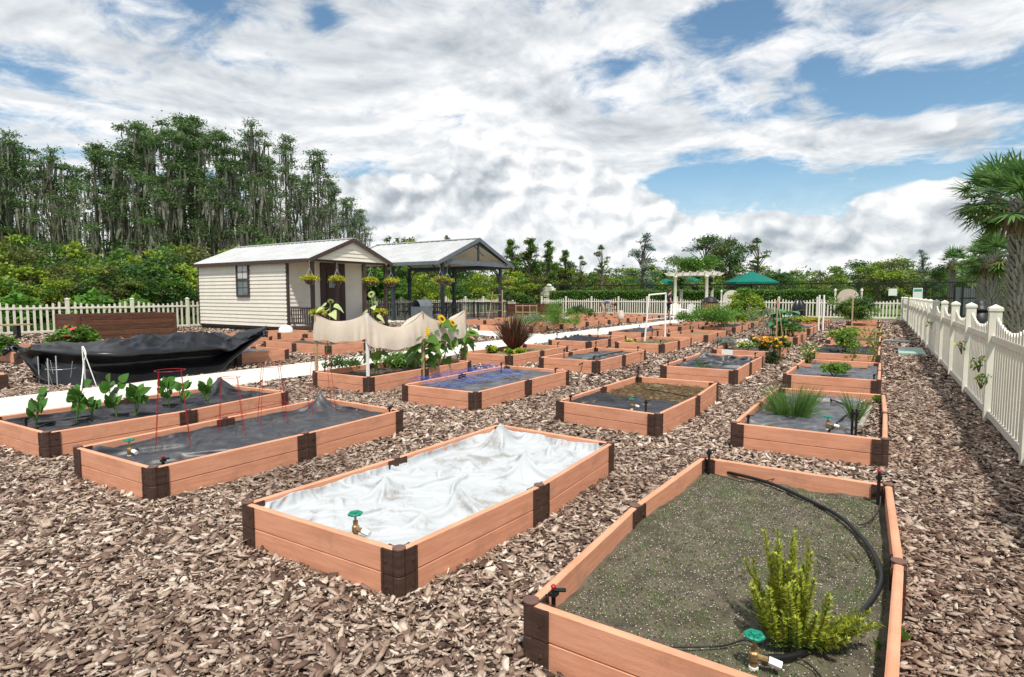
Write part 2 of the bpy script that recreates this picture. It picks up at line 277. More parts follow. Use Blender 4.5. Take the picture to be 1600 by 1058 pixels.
# ------------------------------------------------------------ mesh helpers
ORG={}
class MB:
    def __init__(s): s.v=[]; s.f=[]; s.m=[]; s.mi=0
    def add(s,vs,fs):
        o=len(s.v); s.v.extend([tuple(p) for p in vs]); s.f.extend([tuple(i+o for i in f) for f in fs]); s.m.extend([s.mi]*len(fs)); return s
    def box(s,x0,y0,z0,x1,y1,z1):
        s.add([(x0,y0,z0),(x1,y0,z0),(x1,y1,z0),(x0,y1,z0),(x0,y0,z1),(x1,y0,z1),(x1,y1,z1),(x0,y1,z1)],
              [(0,3,2,1),(4,5,6,7),(0,1,5,4),(1,2,6,5),(2,3,7,6),(3,0,4,7)]); return s
    def slab(s,a,b,th,z0,z1,bev=0):      # upright board from a to b, thickness th centred, rounded top
        a=Vector(a).to_2d() if len(a)>2 else Vector(a); b=Vector(b).to_2d() if len(b)>2 else Vector(b)
        d=(b-a).normalized(); n=Vector((-d.y,d.x))*th/2
        prof=[(-1,z0),(-1,z1-bev),(-.6,z1-bev*.25),(-.3,z1),(.3,z1),(.6,z1-bev*.25),(1,z1-bev),(1,z0)] if bev else [(-1,z0),(-1,z1),(1,z1),(1,z0)]
        k=len(prof); vs=[]
        for p in (a,b):
            for t,z in prof: vs.append((p.x+n.x*t,p.y+n.y*t,z))
        fs=[(i,i+k,(i+1)%k+k,(i+1)%k) for i in range(k)]
        fs=[f[::-1] for f in fs]
        fs+=[tuple(range(k))[::-1][::-1],tuple(range(k,2*k))[::-1]]
        s.add(vs,fs); return s
    def cyl(s,p0,p1,r0,r1=None,n=10,cap=True):
        r1=r0 if r1 is None else r1; p0=Vector(p0); p1=Vector(p1); d=(p1-p0).normalized() if (p1-p0).length>1e-9 else Vector((0,0,1))
        q=d.to_track_quat('Z','Y'); vs=[]
        for p,r in ((p0,r0),(p1,r1)):
            for i in range(n):
                a=2*PI*i/n; vs.append(p+q@Vector((math.cos(a)*r,math.sin(a)*r,0)))
        fs=[(i,(i+1)%n,(i+1)%n+n,i+n) for i in range(n)]
        if cap: fs+=[tuple(range(n))[::-1],tuple(range(n,2*n))]
        s.add(vs,fs); return s
    def tube(s,pts,r,n=6,closed=False):
        pts=[Vector(p) for p in pts]; k=len(pts); vs=[]
        rs=r if isinstance(r,(list,tuple)) else [r]*k
        up=Vector((0,0,1)); prev=None
        for i,p in enumerate(pts):
            if closed: d=pts[(i+1)%k]-pts[i-1]
            else: d=pts[min(i+1,k-1)]-pts[max(i-1,0)]
            d.normalize()
            if prev is None: a=d.orthogonal().normalized()
            else:
                a=prev-d*prev.dot(d); a=a.normalized() if a.length>1e-6 else d.orthogonal().normalized()
            prev=a; b=d.cross(a)
            for j in range(n):
                t=2*PI*j/n; vs.append(p+(a*math.cos(t)+b*math.sin(t))*rs[i])
        fs=[]
        for i in range(k if closed else k-1):
            for j in range(n):
                fs.append((i*n+j,i*n+(j+1)%n,((i+1)%k)*n+(j+1)%n,((i+1)%k)*n+j))
        if not closed: fs+=[tuple(range(n))[::-1],tuple(range((k-1)*n,k*n))]
        s.add(vs,fs); return s
    def lathe(s,c,prof,n=14):            # prof: (r,z)
        c=Vector(c); vs=[];k=len(prof)
        for r,z in prof:
            for j in range(n):
                a=2*PI*j/n; vs.append(c+Vector((r*math.cos(a),r*math.sin(a),z)))
        fs=[(i*n+j,i*n+(j+1)%n,(i+1)*n+(j+1)%n,(i+1)*n+j) for i in range(k-1) for j in range(n)]
        fs+=[tuple(range(n))[::-1],tuple(range((k-1)*n,k*n))]
        s.add(vs,fs); return s
    def grid(s,fn,nu,nv):                # fn(u,v) -> point
        vs=[fn(i/nu,j/nv) for j in range(nv+1) for i in range(nu+1)]
        fs=[(j*(nu+1)+i,j*(nu+1)+i+1,(j+1)*(nu+1)+i+1,(j+1)*(nu+1)+i) for j in range(nv) for i in range(nu)]
        s.add(vs,fs); return s
    def blade(s,p,d,up,L,w,seg=3,curl=.5,tip=.05):   # ribbon leaf starting at p along d, bending away from up
        p=Vector(p); d=Vector(d).normalized(); side=d.cross(Vector(up)); side=side.normalized() if side.length>1e-5 else d.orthogonal().normalized()
        vs=[]; q=p.copy(); dd=d.copy()
        for i in range(seg+1):
            t=i/seg; ww=w*(math.sin(PI*min(1,.25+.75*t))**.8 if i<seg else tip)
            vs+= [q-side*ww/2,q+side*ww/2]
            dd=(dd+Vector((0,0,-1))*curl/seg).normalized(); q=q+dd*L/seg
        s.add(vs,[(2*i,2*i+1,2*i+3,2*i+2) for i in range(seg)]); return s
    def leafq(s,p,nrm,dirv,L,w):         # pointed oval leaf, folded a little
        p=Vector(p); d=Vector(dirv).normalized(); n=Vector(nrm); sd=d.cross(n); sd=sd.normalized() if sd.length>1e-5 else d.orthogonal().normalized()
        n=sd.cross(d)
        s.add([p,p+d*L*.35+sd*w*.5+n*L*.05,p+d*L*.75+sd*w*.38+n*L*.03,p+d*L-n*L*.08,p+d*L*.75-sd*w*.38+n*L*.03,p+d*L*.35-sd*w*.5+n*L*.05],[(0,1,2,3),(0,3,4,5)]); return s
    def arr(s,V,Fc):                     # numpy verts (n,k,3) one polygon (k) each
        n,k,_=V.shape; o=len(s.v); s.v.extend(map(tuple,V.reshape(-1,3).tolist())); s.f.extend([tuple(range(o+i*k,o+i*k+k)) for i in range(n)]); s.m.extend([s.mi]*n); return s
    def build(s,name,mats,parent=None,smooth=False,loc=None):
        me=bpy.data.meshes.new(name); org=Vector(loc) if loc is not None else (ORG[parent.name] if parent is not None else Vector((0,0,0)))
        V=np.array(s.v,dtype=np.float64).reshape(-1,3)-np.array(org)
        me.from_pydata(V.tolist(),[],s.f)
        if not isinstance(mats,(list,tuple)): mats=[mats]
        for m in mats: me.materials.append(M[m] if isinstance(m,str) else m)
        if len(mats)>1: me.polygons.foreach_set('material_index',s.m)
        if smooth: me.polygons.foreach_set('use_smooth',[True]*len(me.polygons))
        me.update()
        o=bpy.data.objects.new(name,me); scene.collection.objects.link(o)
        if parent is not None: o.parent=parent; ORG[o.name]=org
        else: o.location=org; ORG[o.name]=org
        return o
def tag(o,label=None,cat=None,group=None,kind=None):
    if label: o['label']=label
    if cat: o['category']=cat
    if group: o['group']=group
    if kind: o['kind']=kind
    return o
def thing(name,label,cat,loc,group=None):
    o=bpy.data.objects.new(name,None); scene.collection.objects.link(o); o.location=loc; ORG[o.name]=Vector(loc); o.empty_display_size=.1
    return tag(o,label,cat,group)
def copy_tree(o,loc,rz=0,sc=1,label=None,group=None,parent=None):
    c=o.copy(); scene.collection.objects.link(c)
    if parent is not None: c.parent=parent
    else:
        c.location=loc; c.rotation_euler=(0,0,rz); c.scale=(sc,sc,sc) if isinstance(sc,(int,float)) else sc
        if label: c['label']=label
        if group: c['group']=group
    for ch in o.children: copy_tree(ch,None,parent=c)
    return c
rnd=random.random
def U(a,b): return a+(b-a)*rnd()
def rdir(zmin=-1):
    while True:
        v=Vector((U(-1,1),U(-1,1),U(-1,1)))
        if .05<v.length<1 and v.normalized().z>=zmin: return v.normalized()
def fb(x,y,z=0,o=4): return noise.fractal(Vector((x,y,z)),.8,2.1,o)
# numpy leaf clouds: centres (n,3) -> pointed quads of length L width W with random lean
def leaf_cloud(mb,P,L,W,up=.35,gen=rng,droop=0.0):
    n=len(P); d=gen.normal(size=(n,3)); d[:,2]=d[:,2]*.6-droop; d/=np.linalg.norm(d,axis=1,keepdims=True)
    nn=gen.normal(size=(n,3))+np.array([0,0,up*3]); nn-=(nn*d).sum(1,keepdims=True)*d; nn/=np.linalg.norm(nn,axis=1,keepdims=True)+1e-9
    sd=np.cross(d,nn); L=(L*gen.uniform(.6,1.3,size=(n,1))); W=W*gen.uniform(.7,1.2,size=(n,1))
    V=np.stack([P,P+d*L*.45+sd*W*.5,P+d*L,P+d*L*.45-sd*W*.5],1); mb.arr(V,None); return mb

# ------------------------------------------------------------ ground and paths
def sheet(name,pts,z,m,kind='structure'):
    mb=MB(); mb.add([(p[0],p[1],z) for p in pts],[tuple(range(len(pts)))]); return tag(mb.build(name,m),kind=kind)
sheet('ground',[(-900,-200),(700,-200),(700,1200),(-900,1200)],-.012,'grass')
sheet('mulch_ground',[(-29.1,-8),(1.32,-8),(1.28,10),(1.02,45.1),(-29.1,45.1)],0,'mulch')
def slab_poly(name,pts,z0,z1,m,label=None):
    mb=MB(); n=len(pts); mb.add([(p[0],p[1],z0) for p in pts]+[(p[0],p[1],z1) for p in pts],[tuple(range(n,2*n))]+[(i,(i+1)%n,(i+1)%n+n,i+n) for i in range(n)])
    return tag(mb.build(name,m),kind='structure')
slab_poly('path',[(-11.25,-8),(-9.5,-8),(-9.45,18),(-9.6,41.2),(-13.4,42.8),(-13.9,41.0),(-11.4,40.2),(-11.35,20.2),(-13.5,20.5),(-20.4,23.6),(-20.4,21.6),(-14.0,18.7),(-11.35,17.6)],-.02,.035,'concrete')

# ------------------------------------------------------------ mulch chips
BEDS=[]                                  # (corner polygon) kept clear of chips
BEDS+=[[(.28,18.4),(.92,18.5),(.92,20.8),(.28,20.7)],[(.05,22.9),(.75,23.2),(.75,23.8),(.05,23.5)]]

# ------------------------------------------------------------ raised beds
def bilin(nd,u,v,z=0,inset=.07):
    nl,nr,mr,fr,fl,ml=[Vector((p[0],p[1],0)) for p in nd]
    u=min(1,max(0,u)); v=min(1,max(0,v))
    Lf=(nl.lerp(ml,v*2) if v<.5 else ml.lerp(fl,v*2-1)); Rt=(nr.lerp(mr,v*2) if v<.5 else mr.lerp(fr,v*2-1))
    w=(Rt-Lf).length; l=((fl-nl).length+(fr-nr).length)/2
    iu=inset/w; iv=inset/l
    v2=iv+v*(1-2*iv)
    Lf=(nl.lerp(ml,v2*2) if v2<.5 else ml.lerp(fl,v2*2-1)); Rt=(nr.lerp(mr,v2*2) if v2<.5 else mr.lerp(fr,v2*2-1))
    p=Lf.lerp(Rt,iu+u*(1-2*iu)); p.z=z; return p
BED={}
HT=.28
def make_bed(key,label,nodes,soil='soil',sz=.17,near=True,group='raised garden beds in rows',rough=.012,soilf=None):
    c=sum((Vector((p[0],p[1],0)) for p in nodes),Vector())/6
    t=thing('raised_bed',label,'raised bed',c,group)
    nd=[Vector((p[0],p[1],0)) for p in nodes]; BED[key]=nd; BEDS.append([(nd[i].x,nd[i].y) for i in (0,1,2,3,4,5)])
    pc=[]
    for i,p in enumerate(nd):
        a=(nd[i-1]-p).normalized(); b=(nd[(i+1)%6]-p).normalized()
        if i in (2,5): n=(c-p); e=(b-a).normalized(); n=n-e*n.dot(e); pc.append(p+n.normalized()*.03)
        else: pc.append(p+(a+b)*.03)
    for i in range(6):
        a,b=pc[i],pc[(i+1)%6]; d=(b-a).normalized()
        for z0,z1 in ((0.0,.137),(.141,HT)):
            MB().slab(a+d*.024,b-d*.024,.042,z0 if z0 else -.02,z1,.007 if near else 0).build('board','comp',t,smooth=False)
    for i in range(6):
        p=pc[i]; mb=MB()
        for q in (pc[i-1],pc[(i+1)%6]):
            d=(q-p).normalized(); n=Vector((-d.y,d.x,0))
            mb.slab(p+d*.018,p+d*.098,.060,-.02,.1365); mb.slab(p+d*.018,p+d*.098,.060,.1415,.2735)
            if near:
                mb.slab(p+d*.084,p+d*.1,.068,-.02,.1365); mb.slab(p+d*.084,p+d*.1,.068,.1415,.2735)
                for zz in (.07,.21):
                    for sg in (-1,1): mb.cyl(p+d*.066+n*(.029*sg)+Vector((0,0,zz)),p+d*.066+n*(.037*sg)+Vector((0,0,zz)),.007,n=6)
        mb.lathe(p,[(.031,-.02),(.034,.005),(.034,.130),(.030,.137),(.034,.144),(.034,.272),(.031,.279)],10 if near else 6)
        j=mb.build('corner_joint' if i not in (2,5) else 'side_joint','joint',t)
        if near: MB().lathe(p,[(.0345,.279),(.0365,.281),(.0365,.288),(.030,.291),(.004,.291)],12).build('cap','joint_cap',j,smooth=False)
    # filling
    nu,nv=(36,72) if near else (8,14)
    f=soilf or (lambda u,v,p:fb(p.x*2.2,p.y*2.2,1)*rough*1.6+fb(p.x*14,p.y*14,2,3)*rough)
    def fn(u,v):
        p=bilin(nd,u,v,0,.052); p.z=sz+f(u,v,p); return p
    MB().grid(fn,nu,nv).build('soil',soil,t,smooth=True)
    return t
def nodes_px(nl,nr,mr,fr,fl,ml,z=HT): return [G(*p,z) if p and len(p)==2 else p for p in (nl,nr,mr,fr,fl,ml)]
def rect(x,y,w=1.38,l=2.8,jit=.02):
    j=lambda:U(-jit,jit)
    return [Vector((x+j(),y+j(),0)),Vector((x+w+j(),y+j(),0)),Vector((x+w+j(),y+l/2,0)),Vector((x+w+j(),y+l+j(),0)),Vector((x+j(),y+l+j(),0)),Vector((x+j(),y+l/2,0))]
def rectr(x,y,w=2.8,l=1.4,jit=.02):      # long side along x: nl,nr first is the short end
    j=lambda:U(-jit,jit)
    return [Vector((x+w+j(),y+j(),0)),Vector((x+w+j(),y+l+j(),0)),Vector((x+w/2,y+l+j(),0)),Vector((x+j(),y+l+j(),0)),Vector((x+j(),y+j(),0)),Vector((x+w/2,y+j(),0))]
ndA=[G(815.6,941.3,HT),Vector((.085,2.03,0)),G(1416,880.5,HT),G(1396,757,HT),G(1095,712,HT),G(985,789,HT)]
ndW=nodes_px((375,786.5),(623.4,862.8),(848,759.6),(960.8,691.6),(778,661.5),(614,714))
ndR=nodes_px((1141.6,660.6),(1388.8,688),None,(1384.4,616.4),(1212.7,604.8),None)
ndB=nodes_px((867.6,625.9),(1029.5,647.9),(1091.5,618.9),(1123.3,597.2),(992.9,587.3),None)
ndL2=nodes_px((112.7,699),(235.4,732.8),(479.7,677.5),(631,640),(507,621),None)
ndL1=nodes_px((-25,652.5),(68.9,677.2),(295.5,641.4),(451.6,611),(356,600.5),None)
for nd in (ndR,ndB,ndL2,ndL1):
    if nd[2] is None: nd[2]=(nd[1]+nd[3])/2+Vector((.012,0,0))
    if nd[5] is None: nd[5]=(nd[0]+nd[4])/2-Vector((.012,0,0))
tag(make_bed('A','nearest raised bed of green speckled soil with a hose loop and yellow rosemary bush',ndA,'soilg',.165,soilf=lambda u,v,p:fb(p.x*2.2,p.y*2.2,1)*.02+fb(p.x*11,p.y*11,2,4)*.010))
make_bed('W','terracotta raised bed heaped with white row cover cloth and a green handled tap',ndW,'soil',.15)
make_bed('R','raised bed with chives, onions and a short log, next behind the rosemary bed',ndR,'soil',.17,rough=.02)
make_bed('B','raised bed half black fabric and half dry straw soil, behind the white covered bed',ndB,'straw',.18)
make_bed('L2','long terracotta raised bed lined in black fabric holding the red wire tomato cages',ndL2,'soil',.16)
make_bed('L1','raised bed at the left edge with round leaved bean plants, beside the concrete path',ndL1,'soil',.16)
mid=[('c1a',(-1.42,10.6),'soil','raised bed with a parsley clump and pink troughs, third along the right fence'),
 ('c1b',(-1.46,14.95),'soil','raised bed of crumpled black fabric behind tall tomato vines, fourth along the right fence'),
 ('c2a',(-3.57,10.65),'soil','raised bed with torn charcoal fabric and one thin grass tuft, before the flower bed'),
 ('c2b',(-3.60,14.6),'soil','raised bed overflowing with white and orange flowers and silver foliage'),
 ('c2c',(-3.72,20.1),'soil','terracotta raised bed planted with big leaved green canna and a dry vine trellis'),
 ('c3a',(-6.02,6.28),'soil','terracotta raised bed on grey fabric with blue netting over its left side'),
 ('c3b',(-6.22,10.65),'soil','raised bed with grey fabric and a curved hose, before the white pipe frame bed'),
 ('c3c',(-6.42,15.3),'straw','terracotta raised bed of bare straw soil with a tall white pipe frame standing in it'),
 ('c3d',(-6.34,19.65),'straw','terracotta raised bed of patchy green soil behind the white pipe frame bed'),
 ('c4a',(-8.34,6.5),'soil','terracotta raised bed with sunflowers, low herbs and a beige cloth strung on stakes'),
 ('c4b',(-8.27,10.6),'straw','terracotta raised bed with a large spiky bronze flax and lime lettuces beside the path'),
 ('c4c',(-8.44,15.0),'soil','terracotta raised bed of crumpled black fabric pieces, behind the bronze flax bed'),
 ('c4d',(-8.50,19.65),'soil','raised bed of dark soil with a black stake, second behind the flax bed')]
for k,(x,y),s,l in mid: make_bed(k,l,rect(x,y),s,.18,near=y<16,rough=.02)
# rest of the beds: a prototype of each soil, then copies
far=[('c1c',-1.50,19.5,0,'raised bed of bare soil, fifth from the front beside the right fence'),('c1d',-1.52,24.3,0,'raised bed of pale soil, sixth from the front beside the right fence'),
 ('c1e',-1.6,28.9,0,'raised bed holding the big dark green rosemary bush near the back right fence corner'),('c1f',-1.65,33.9,0,'last raised bed of the row beside the right fence, right under the back fence'),
 ('c2d',-3.90,25.6,0,'raised bed with dark fabric right behind the canna bed'),('c2e',-3.85,29.6,0,'raised bed filled with lime yellow lettuces beside two white poles'),('c2f',-4.0,34.0,0,'last raised bed behind the lime lettuce bed, close to the back fence'),
 ('c3e',-6.6,25.0,0,'raised bed of feathery green fennel near the big leafy bush'),('c3f',-6.7,29.5,0,'raised bed left of the tall leafy bush, with low green herbs'),('c3g',-6.8,33.9,0,'raised bed near the slatted litter bin in front of the back fence'),
 ('c4e',-8.6,24.2,0,'raised bed of soil beside the path, fifth from the front in the path row'),('c4f',-8.65,28.7,0,'raised bed beside the path near the white chair'),('c4g',-8.75,33.2,0,'last raised bed beside the path before the arbour'),
 ('d1',-15.12,2.14,1,'raised bed cut by the left picture edge, nearest beyond the path'),('d2',-15.12,4.86,1,'raised bed partly hidden under the black plastic sheet'),
 ('d3',-15.08,7.56,1,'raised bed of pale soil at the right end of the black plastic sheet'),('d4',-15.1,10.12,1,'raised bed behind the pale soil bed, left of the beige cloth'),
 ('d5',-15.1,12.7,1,'raised bed seen under the beige cloth, beyond the path'),('d6',-15.6,15.9,1,'raised bed ending just before the cross path'),
 ('e1',-19.4,4.9,1,'raised bed by the pink geraniums in front of the timber planter'),('e2',-19.4,7.5,1,'raised bed between the timber planter and the black sheet'),
 ('e3',-19.4,10.1,1,'raised bed in front of the shed side wall'),('e4',-19.4,12.7,1,'raised bed at the foot of the shed porch corner'),
 ('g1',-15.2,20.7,1,'first raised bed across the cross path, in front of the pavilion'),('g2',-15.2,23.4,1,'second raised bed beyond the cross path, with silvery low herbs'),('g3',-15.2,26.1,1,'third raised bed beyond the cross path, with tall feathery asparagus'),
 ('g4',-15.2,28.8,1,'fourth raised bed beyond the cross path along the main path'),('g5',-15.2,31.5,1,'fifth raised bed beyond the cross path along the main path'),('g6',-15.2,34.2,1,'sixth raised bed beyond the cross path, with the pale jug on it'),('g7',-15.2,36.9,1,'seventh and last raised bed of the path row near the back fence'),
 ('h1',-19.2,24.9,1,'raised bed right of the pavilion, in the second row from the path'),('h2',-19.2,27.6,1,'raised bed second row from the path, behind the silvery herbs'),('h3',-19.2,30.3,1,'raised bed second row from the path, behind the asparagus'),
 ('h4',-19.2,33.0,1,'raised bed second row from the path, fourth along'),('h5',-19.2,35.7,1,'raised bed second row from the path, beside the bending person'),('h6',-19.2,38.4,1,'raised bed at the bending person, nearest the back fence')]
protos={}
for k,x,y,rot,l in far:
    s=['soil','straw'][hash(k) % 1 if False else (ord(k[0])+ord(k[-1]))%2]
    w,h=(1.38,2.8) if not rot else (2.8,1.4)
    BED[k]=rect(x,y,w,h,0); BEDS.append([(x,y),(x+w,y),(x+w,y+h),(x,y+h)])
    lab=l
    if s not in protos:
        b=len(BEDS); protos[s]=make_bed('proto',lab,rect(x,y,1.38,2.8,0) if not rot else rectr(x,y,jit=0),s,.19,near=False,rough=.03); protos[s+'r']=rot; BEDS.pop()
    else:
        r0=protos[s+'r']; copy_tree(protos[s],(x+w/2,y+h/2,0),0 if r0==rot else PI/2,1,lab)

# ------------------------------------------------------------ bark chips, one mass
def inpoly(X,Y,poly):
    ins=np.zeros(len(X),bool); n=len(poly)
    for i in range(n):
        x0,y0=poly[i]; x1,y1=poly[(i+1)%n]
        c=((y0>Y)!=(y1>Y))&(X<(x1-x0)*(Y-y0)/((y1-y0) or 1e-9)+x0); ins^=c
    return ins
def scatter(d0,d1,dens,margin=1.32):
    # points on the mulch whose depth lies in [d0,d1) and whose bearing is inside the view, with a margin
    tan=800/F*margin; area=tan*(d1*d1-d0*d0); n=int(area*dens)
    dep=np.sqrt(rng.uniform(d0*d0,d1*d1,n)); lat=rng.uniform(-1,1,n)*tan*dep
    X=lat*cY-dep*sY; Y=lat*sY+dep*cY
    k=(X<1.24-.007*Y)&(X>-28.9)&(Y<44.8)&(Y>-6)&~((X>-11.3)&(X<-9.5))
    X,Y=X[k],Y[k]
    if d1>14:
        k=~inpoly(X,Y,[(-11.35,20.2),(-13.5,20.5),(-20.4,23.6),(-20.4,21.6),(-14.0,18.7),(-11.35,17.6)]); X,Y=X[k],Y[k]
    for p in BEDS:
        q=np.array(p); 
        k=(X>q[:,0].min()-.01)&(X<q[:,0].max()+.01)&(Y>q[:,1].min()-.01)&(Y<q[:,1].max()+.01)
        if k.any():
            idx=np.where(k)[0]; ins=inpoly(X[idx],Y[idx],p); keep=np.ones(len(X),bool); keep[idx[ins]]=False; X,Y=X[keep],Y[keep]
    return X,Y
def chip_mesh(d0,d1,dens,size,detail):
    X,Y=scatter(d0,d1,dens); n=len(X)
    L=size*np.minimum(np.exp(rng.normal(0,.5,n)),2.3); W=L*rng.uniform(.22,.6,n); T=L*rng.uniform(.05,.12,n)
    yaw=rng.uniform(0,2*PI,n); pt=rng.normal(0,.24,n); rl=rng.normal(0,.30,n)
    Z=rng.uniform(0.002,.034,n)+np.abs(np.sin(pt))*L*.25
    ang=np.linspace(0,2*PI,6,endpoint=False)[None,:]+rng.uniform(-.35,.35,(n,6))
    rad=rng.uniform(.62,1.0,(n,6)); ax=np.cos(ang)*rad*.55; ay=np.sin(ang)*rad*.5
    px=ax*L[:,None]; py=ay*W[:,None]; curl=rng.uniform(-.5,.9,n)[:,None]*(ay**2)*W[:,None]*1.3
    def xf(px,py,pz):
        cr,sr=np.cos(rl)[:,None],np.sin(rl)[:,None]; y1=py*cr-pz*sr; z1=py*sr+pz*cr
        cp_,sp_=np.cos(pt)[:,None],np.sin(pt)[:,None]; x2=px*cp_+z1*sp_; z2=-px*sp_+z1*cp_
        c_,s_=np.cos(yaw)[:,None],np.sin(yaw)[:,None]
        return np.stack([x2*c_-y1*s_+X[:,None],x2*s_+y1*c_+Y[:,None],z2+Z[:,None]],-1)
    top=xf(px,py,-curl+T[:,None]*.5); 
    if detail:
        bot=xf(px*.93,py*.93,-curl-T[:,None]*.5); mid=xf(px[:,:1]*0,py[:,:1]*0,np.full((n,1),0)+T[:,None]*.55)
        V=np.concatenate([top,bot,mid],1); k=13
        F3=[(i,(i+1)%6,12) for i in range(6)]+[(i+6,(i+1)%6+6,(i+1)%6,i) for i in range(6)]
    else:
        V=top; k=6; F3=[(0,1,2,3),(0,3,4,5)]
    return V,k,F3,n
def chips():
    allv=[];loops=[];sizes=[];off=0
    for d0,d1,dens,size,det in ((.9,3.2,3900,.044,True),(.9,4.5,2600,.020,True),(3.2,6,2700,.047,True),(6,10,1700,.054,True),(10,17,750,.070,False),(17,34,230,.105,False)):
        V,k,F3,n=chip_mesh(d0,d1,dens,size,det)
        allv.append(V.reshape(-1,3)); base=off+np.arange(n)*k
        for grp in (3,4):
            fs=np.array([f for f in F3 if len(f)==grp])
            if len(fs)==0: continue
            idx=(base[:,None,None]+fs[None]).reshape(-1); loops.append(idx); sizes.append(np.full(n*len(fs),grp))
        off+=n*k
    V=np.concatenate(allv); Lp=np.concatenate(loops); S=np.concatenate(sizes)
    me=bpy.data.meshes.new('bark_mulch'); me.vertices.add(len(V)); me.vertices.foreach_set('co',V.astype(np.float32).ravel())
    me.loops.add(len(Lp)); me.loops.foreach_set('vertex_index',Lp.astype(np.int32)); me.polygons.add(len(S))
    st=np.concatenate([[0],np.cumsum(S)[:-1]]); me.polygons.foreach_set('loop_start',st.astype(np.int32)); me.polygons.foreach_set('loop_total',S.astype(np.int32))
    me.update(calc_edges=True); me.materials.append(M['chip'])
    o=bpy.data.objects.new('bark_mulch',me); scene.collection.objects.link(o)
    tag(o,'loose bark mulch chips covering the ground between all the raised beds','mulch',kind='stuff'); print('chips verts',len(V))
if not globals().get("NOCHIP"): chips()

# ------------------------------------------------------------ picket fences
def picket(mb,p,d,n,h,w=.082,th=.022,z0=.07):
    a=p-d*w/2; b=p+d*w/2
    pr=[(-.5,z0),(-.5,h-.04),(-.28,h-.008),(0,h),(.28,h-.008),(.5,h-.04),(.5,z0)]
    vs=[p+d*(t*w)+n*th/2+Vector((0,0,z)) for t,z in pr]+[p+d*(t*w)-n*th/2+Vector((0,0,z)) for t,z in pr]
    k=len(pr); mb.add(vs,[tuple(range(k)),tuple(range(k,2*k))[::-1]]+[(i,i+k,(i+1)%k+k,(i+1)%k) for i in range(k)])
def fence(p0,p1,bays,label,hp=1.40,npk=10,skip=(),pw=.082):
    p0=Vector((*p0,0)); p1=Vector((*p1,0)); t=thing('picket_fence',label,'fence',p0,'cream picket fences round the garden')
    d=(p1-p0).normalized(); n=Vector((-d.y,d.x,0)); step=(p1-p0)/bays
    ang=math.atan2(d.y,d.x)
    for i in range(bays+1):
        p=p0+step*i; mb=MB(); s=.062
        c=[p+d*s*a+n*s*b for a,b in ((-1,-1),(1,-1),(1,1),(-1,1))]
        mb.add([q+Vector((0,0,-.05)) for q in c]+[q+Vector((0,0,hp)) for q in c],[(0,1,5,4),(1,2,6,5),(2,3,7,6),(3,0,4,7),(4,5,6,7)])
        po=mb.build('post','cream',t)
        s=.072; c=[p+d*s*a+n*s*b for a,b in ((-1,-1),(1,-1),(1,1),(-1,1))]; s=.07; c2=[p+d*s*a+n*s*b for a,b in ((-1,-1),(1,-1),(1,1),(-1,1))]
        MB().add([q+Vector((0,0,hp+.002)) for q in c]+[q+Vector((0,0,hp+.035)) for q in c]+[q+Vector((0,0,hp+.042)) for q in c2]+[p+Vector((0,0,hp+.085))],
            [(0,1,5,4),(1,2,6,5),(2,3,7,6),(3,0,4,7),(4,5,9,8),(5,6,10,9),(6,7,11,10),(7,4,8,11),(8,9,12),(9,10,12),(10,11,12),(11,8,12),(3,2,1,0)]).build('cap','cream',po)
        if i<bays and i not in skip:
            q=p+step; mb=MB()
            for j in range(npk):
                u=(j+.5)/npk; w=p.lerp(q,(.07+(.86)*u)); h=1.19+.16*(abs(2*u-1))**2
                picket(mb,w,d,n,h+U(-.004,.004),w=pw)
            mb.build('picket_panel','cream',t)
            a=p+d*.064; b=q-d*.064
            for z0,z1 in ((.06,.15),(1.02,1.10)):
                MB().slab(a,b,.052,z0,z1,.006).build('rail','cream',t)
    return t
fence((1.229,-4.80),(.92,44.9),21,'cream vinyl picket fence running along the right side of the garden',npk=13,pw=.105)
fence((-25.9,45.0),(.80,45.0),11,'cream picket fence across the far end of the garden',npk=11)
fence((-29.0,2.9),(-29.0,45.4),17,'cream picket fence on the left side behind the timber planter',npk=10)

# ------------------------------------------------------------ shed
def clap(mb,a,b,z0,z1,out,pitch=.165,top=None):     # lapped boards on a wall from a to b; top(t)->z limit
    a=Vector((*a,0)); b=Vector((*b,0)); n=Vector((*out,0)); z=z0
    while z<z1-.01:
        zt=min(z+pitch,z1)
        if top is None:
            A,B=a,b; mb.add([A+n*.025+Vector((0,0,z)),B+n*.025+Vector((0,0,z)),B+Vector((0,0,zt)),A+Vector((0,0,zt)),A+Vector((0,0,z)),B+Vector((0,0,z))],[(0,1,2,3),(0,4,5,1)])
        else:
            s0,s1=top(z),top(zt); m=(a+b)/2; h=(b-a)/2
            A,B=m-h*s0,m+h*s0; C,D=m+h*s1,m-h*s1
            mb.add([A+n*.025+Vector((0,0,z)),B+n*.025+Vector((0,0,z)),C+Vector((0,0,zt)),D+Vector((0,0,zt)),A+Vector((0,0,z)),B+Vector((0,0,z))],[(0,1,2,3),(0,4,5,1)])
        z+=pitch
    return mb
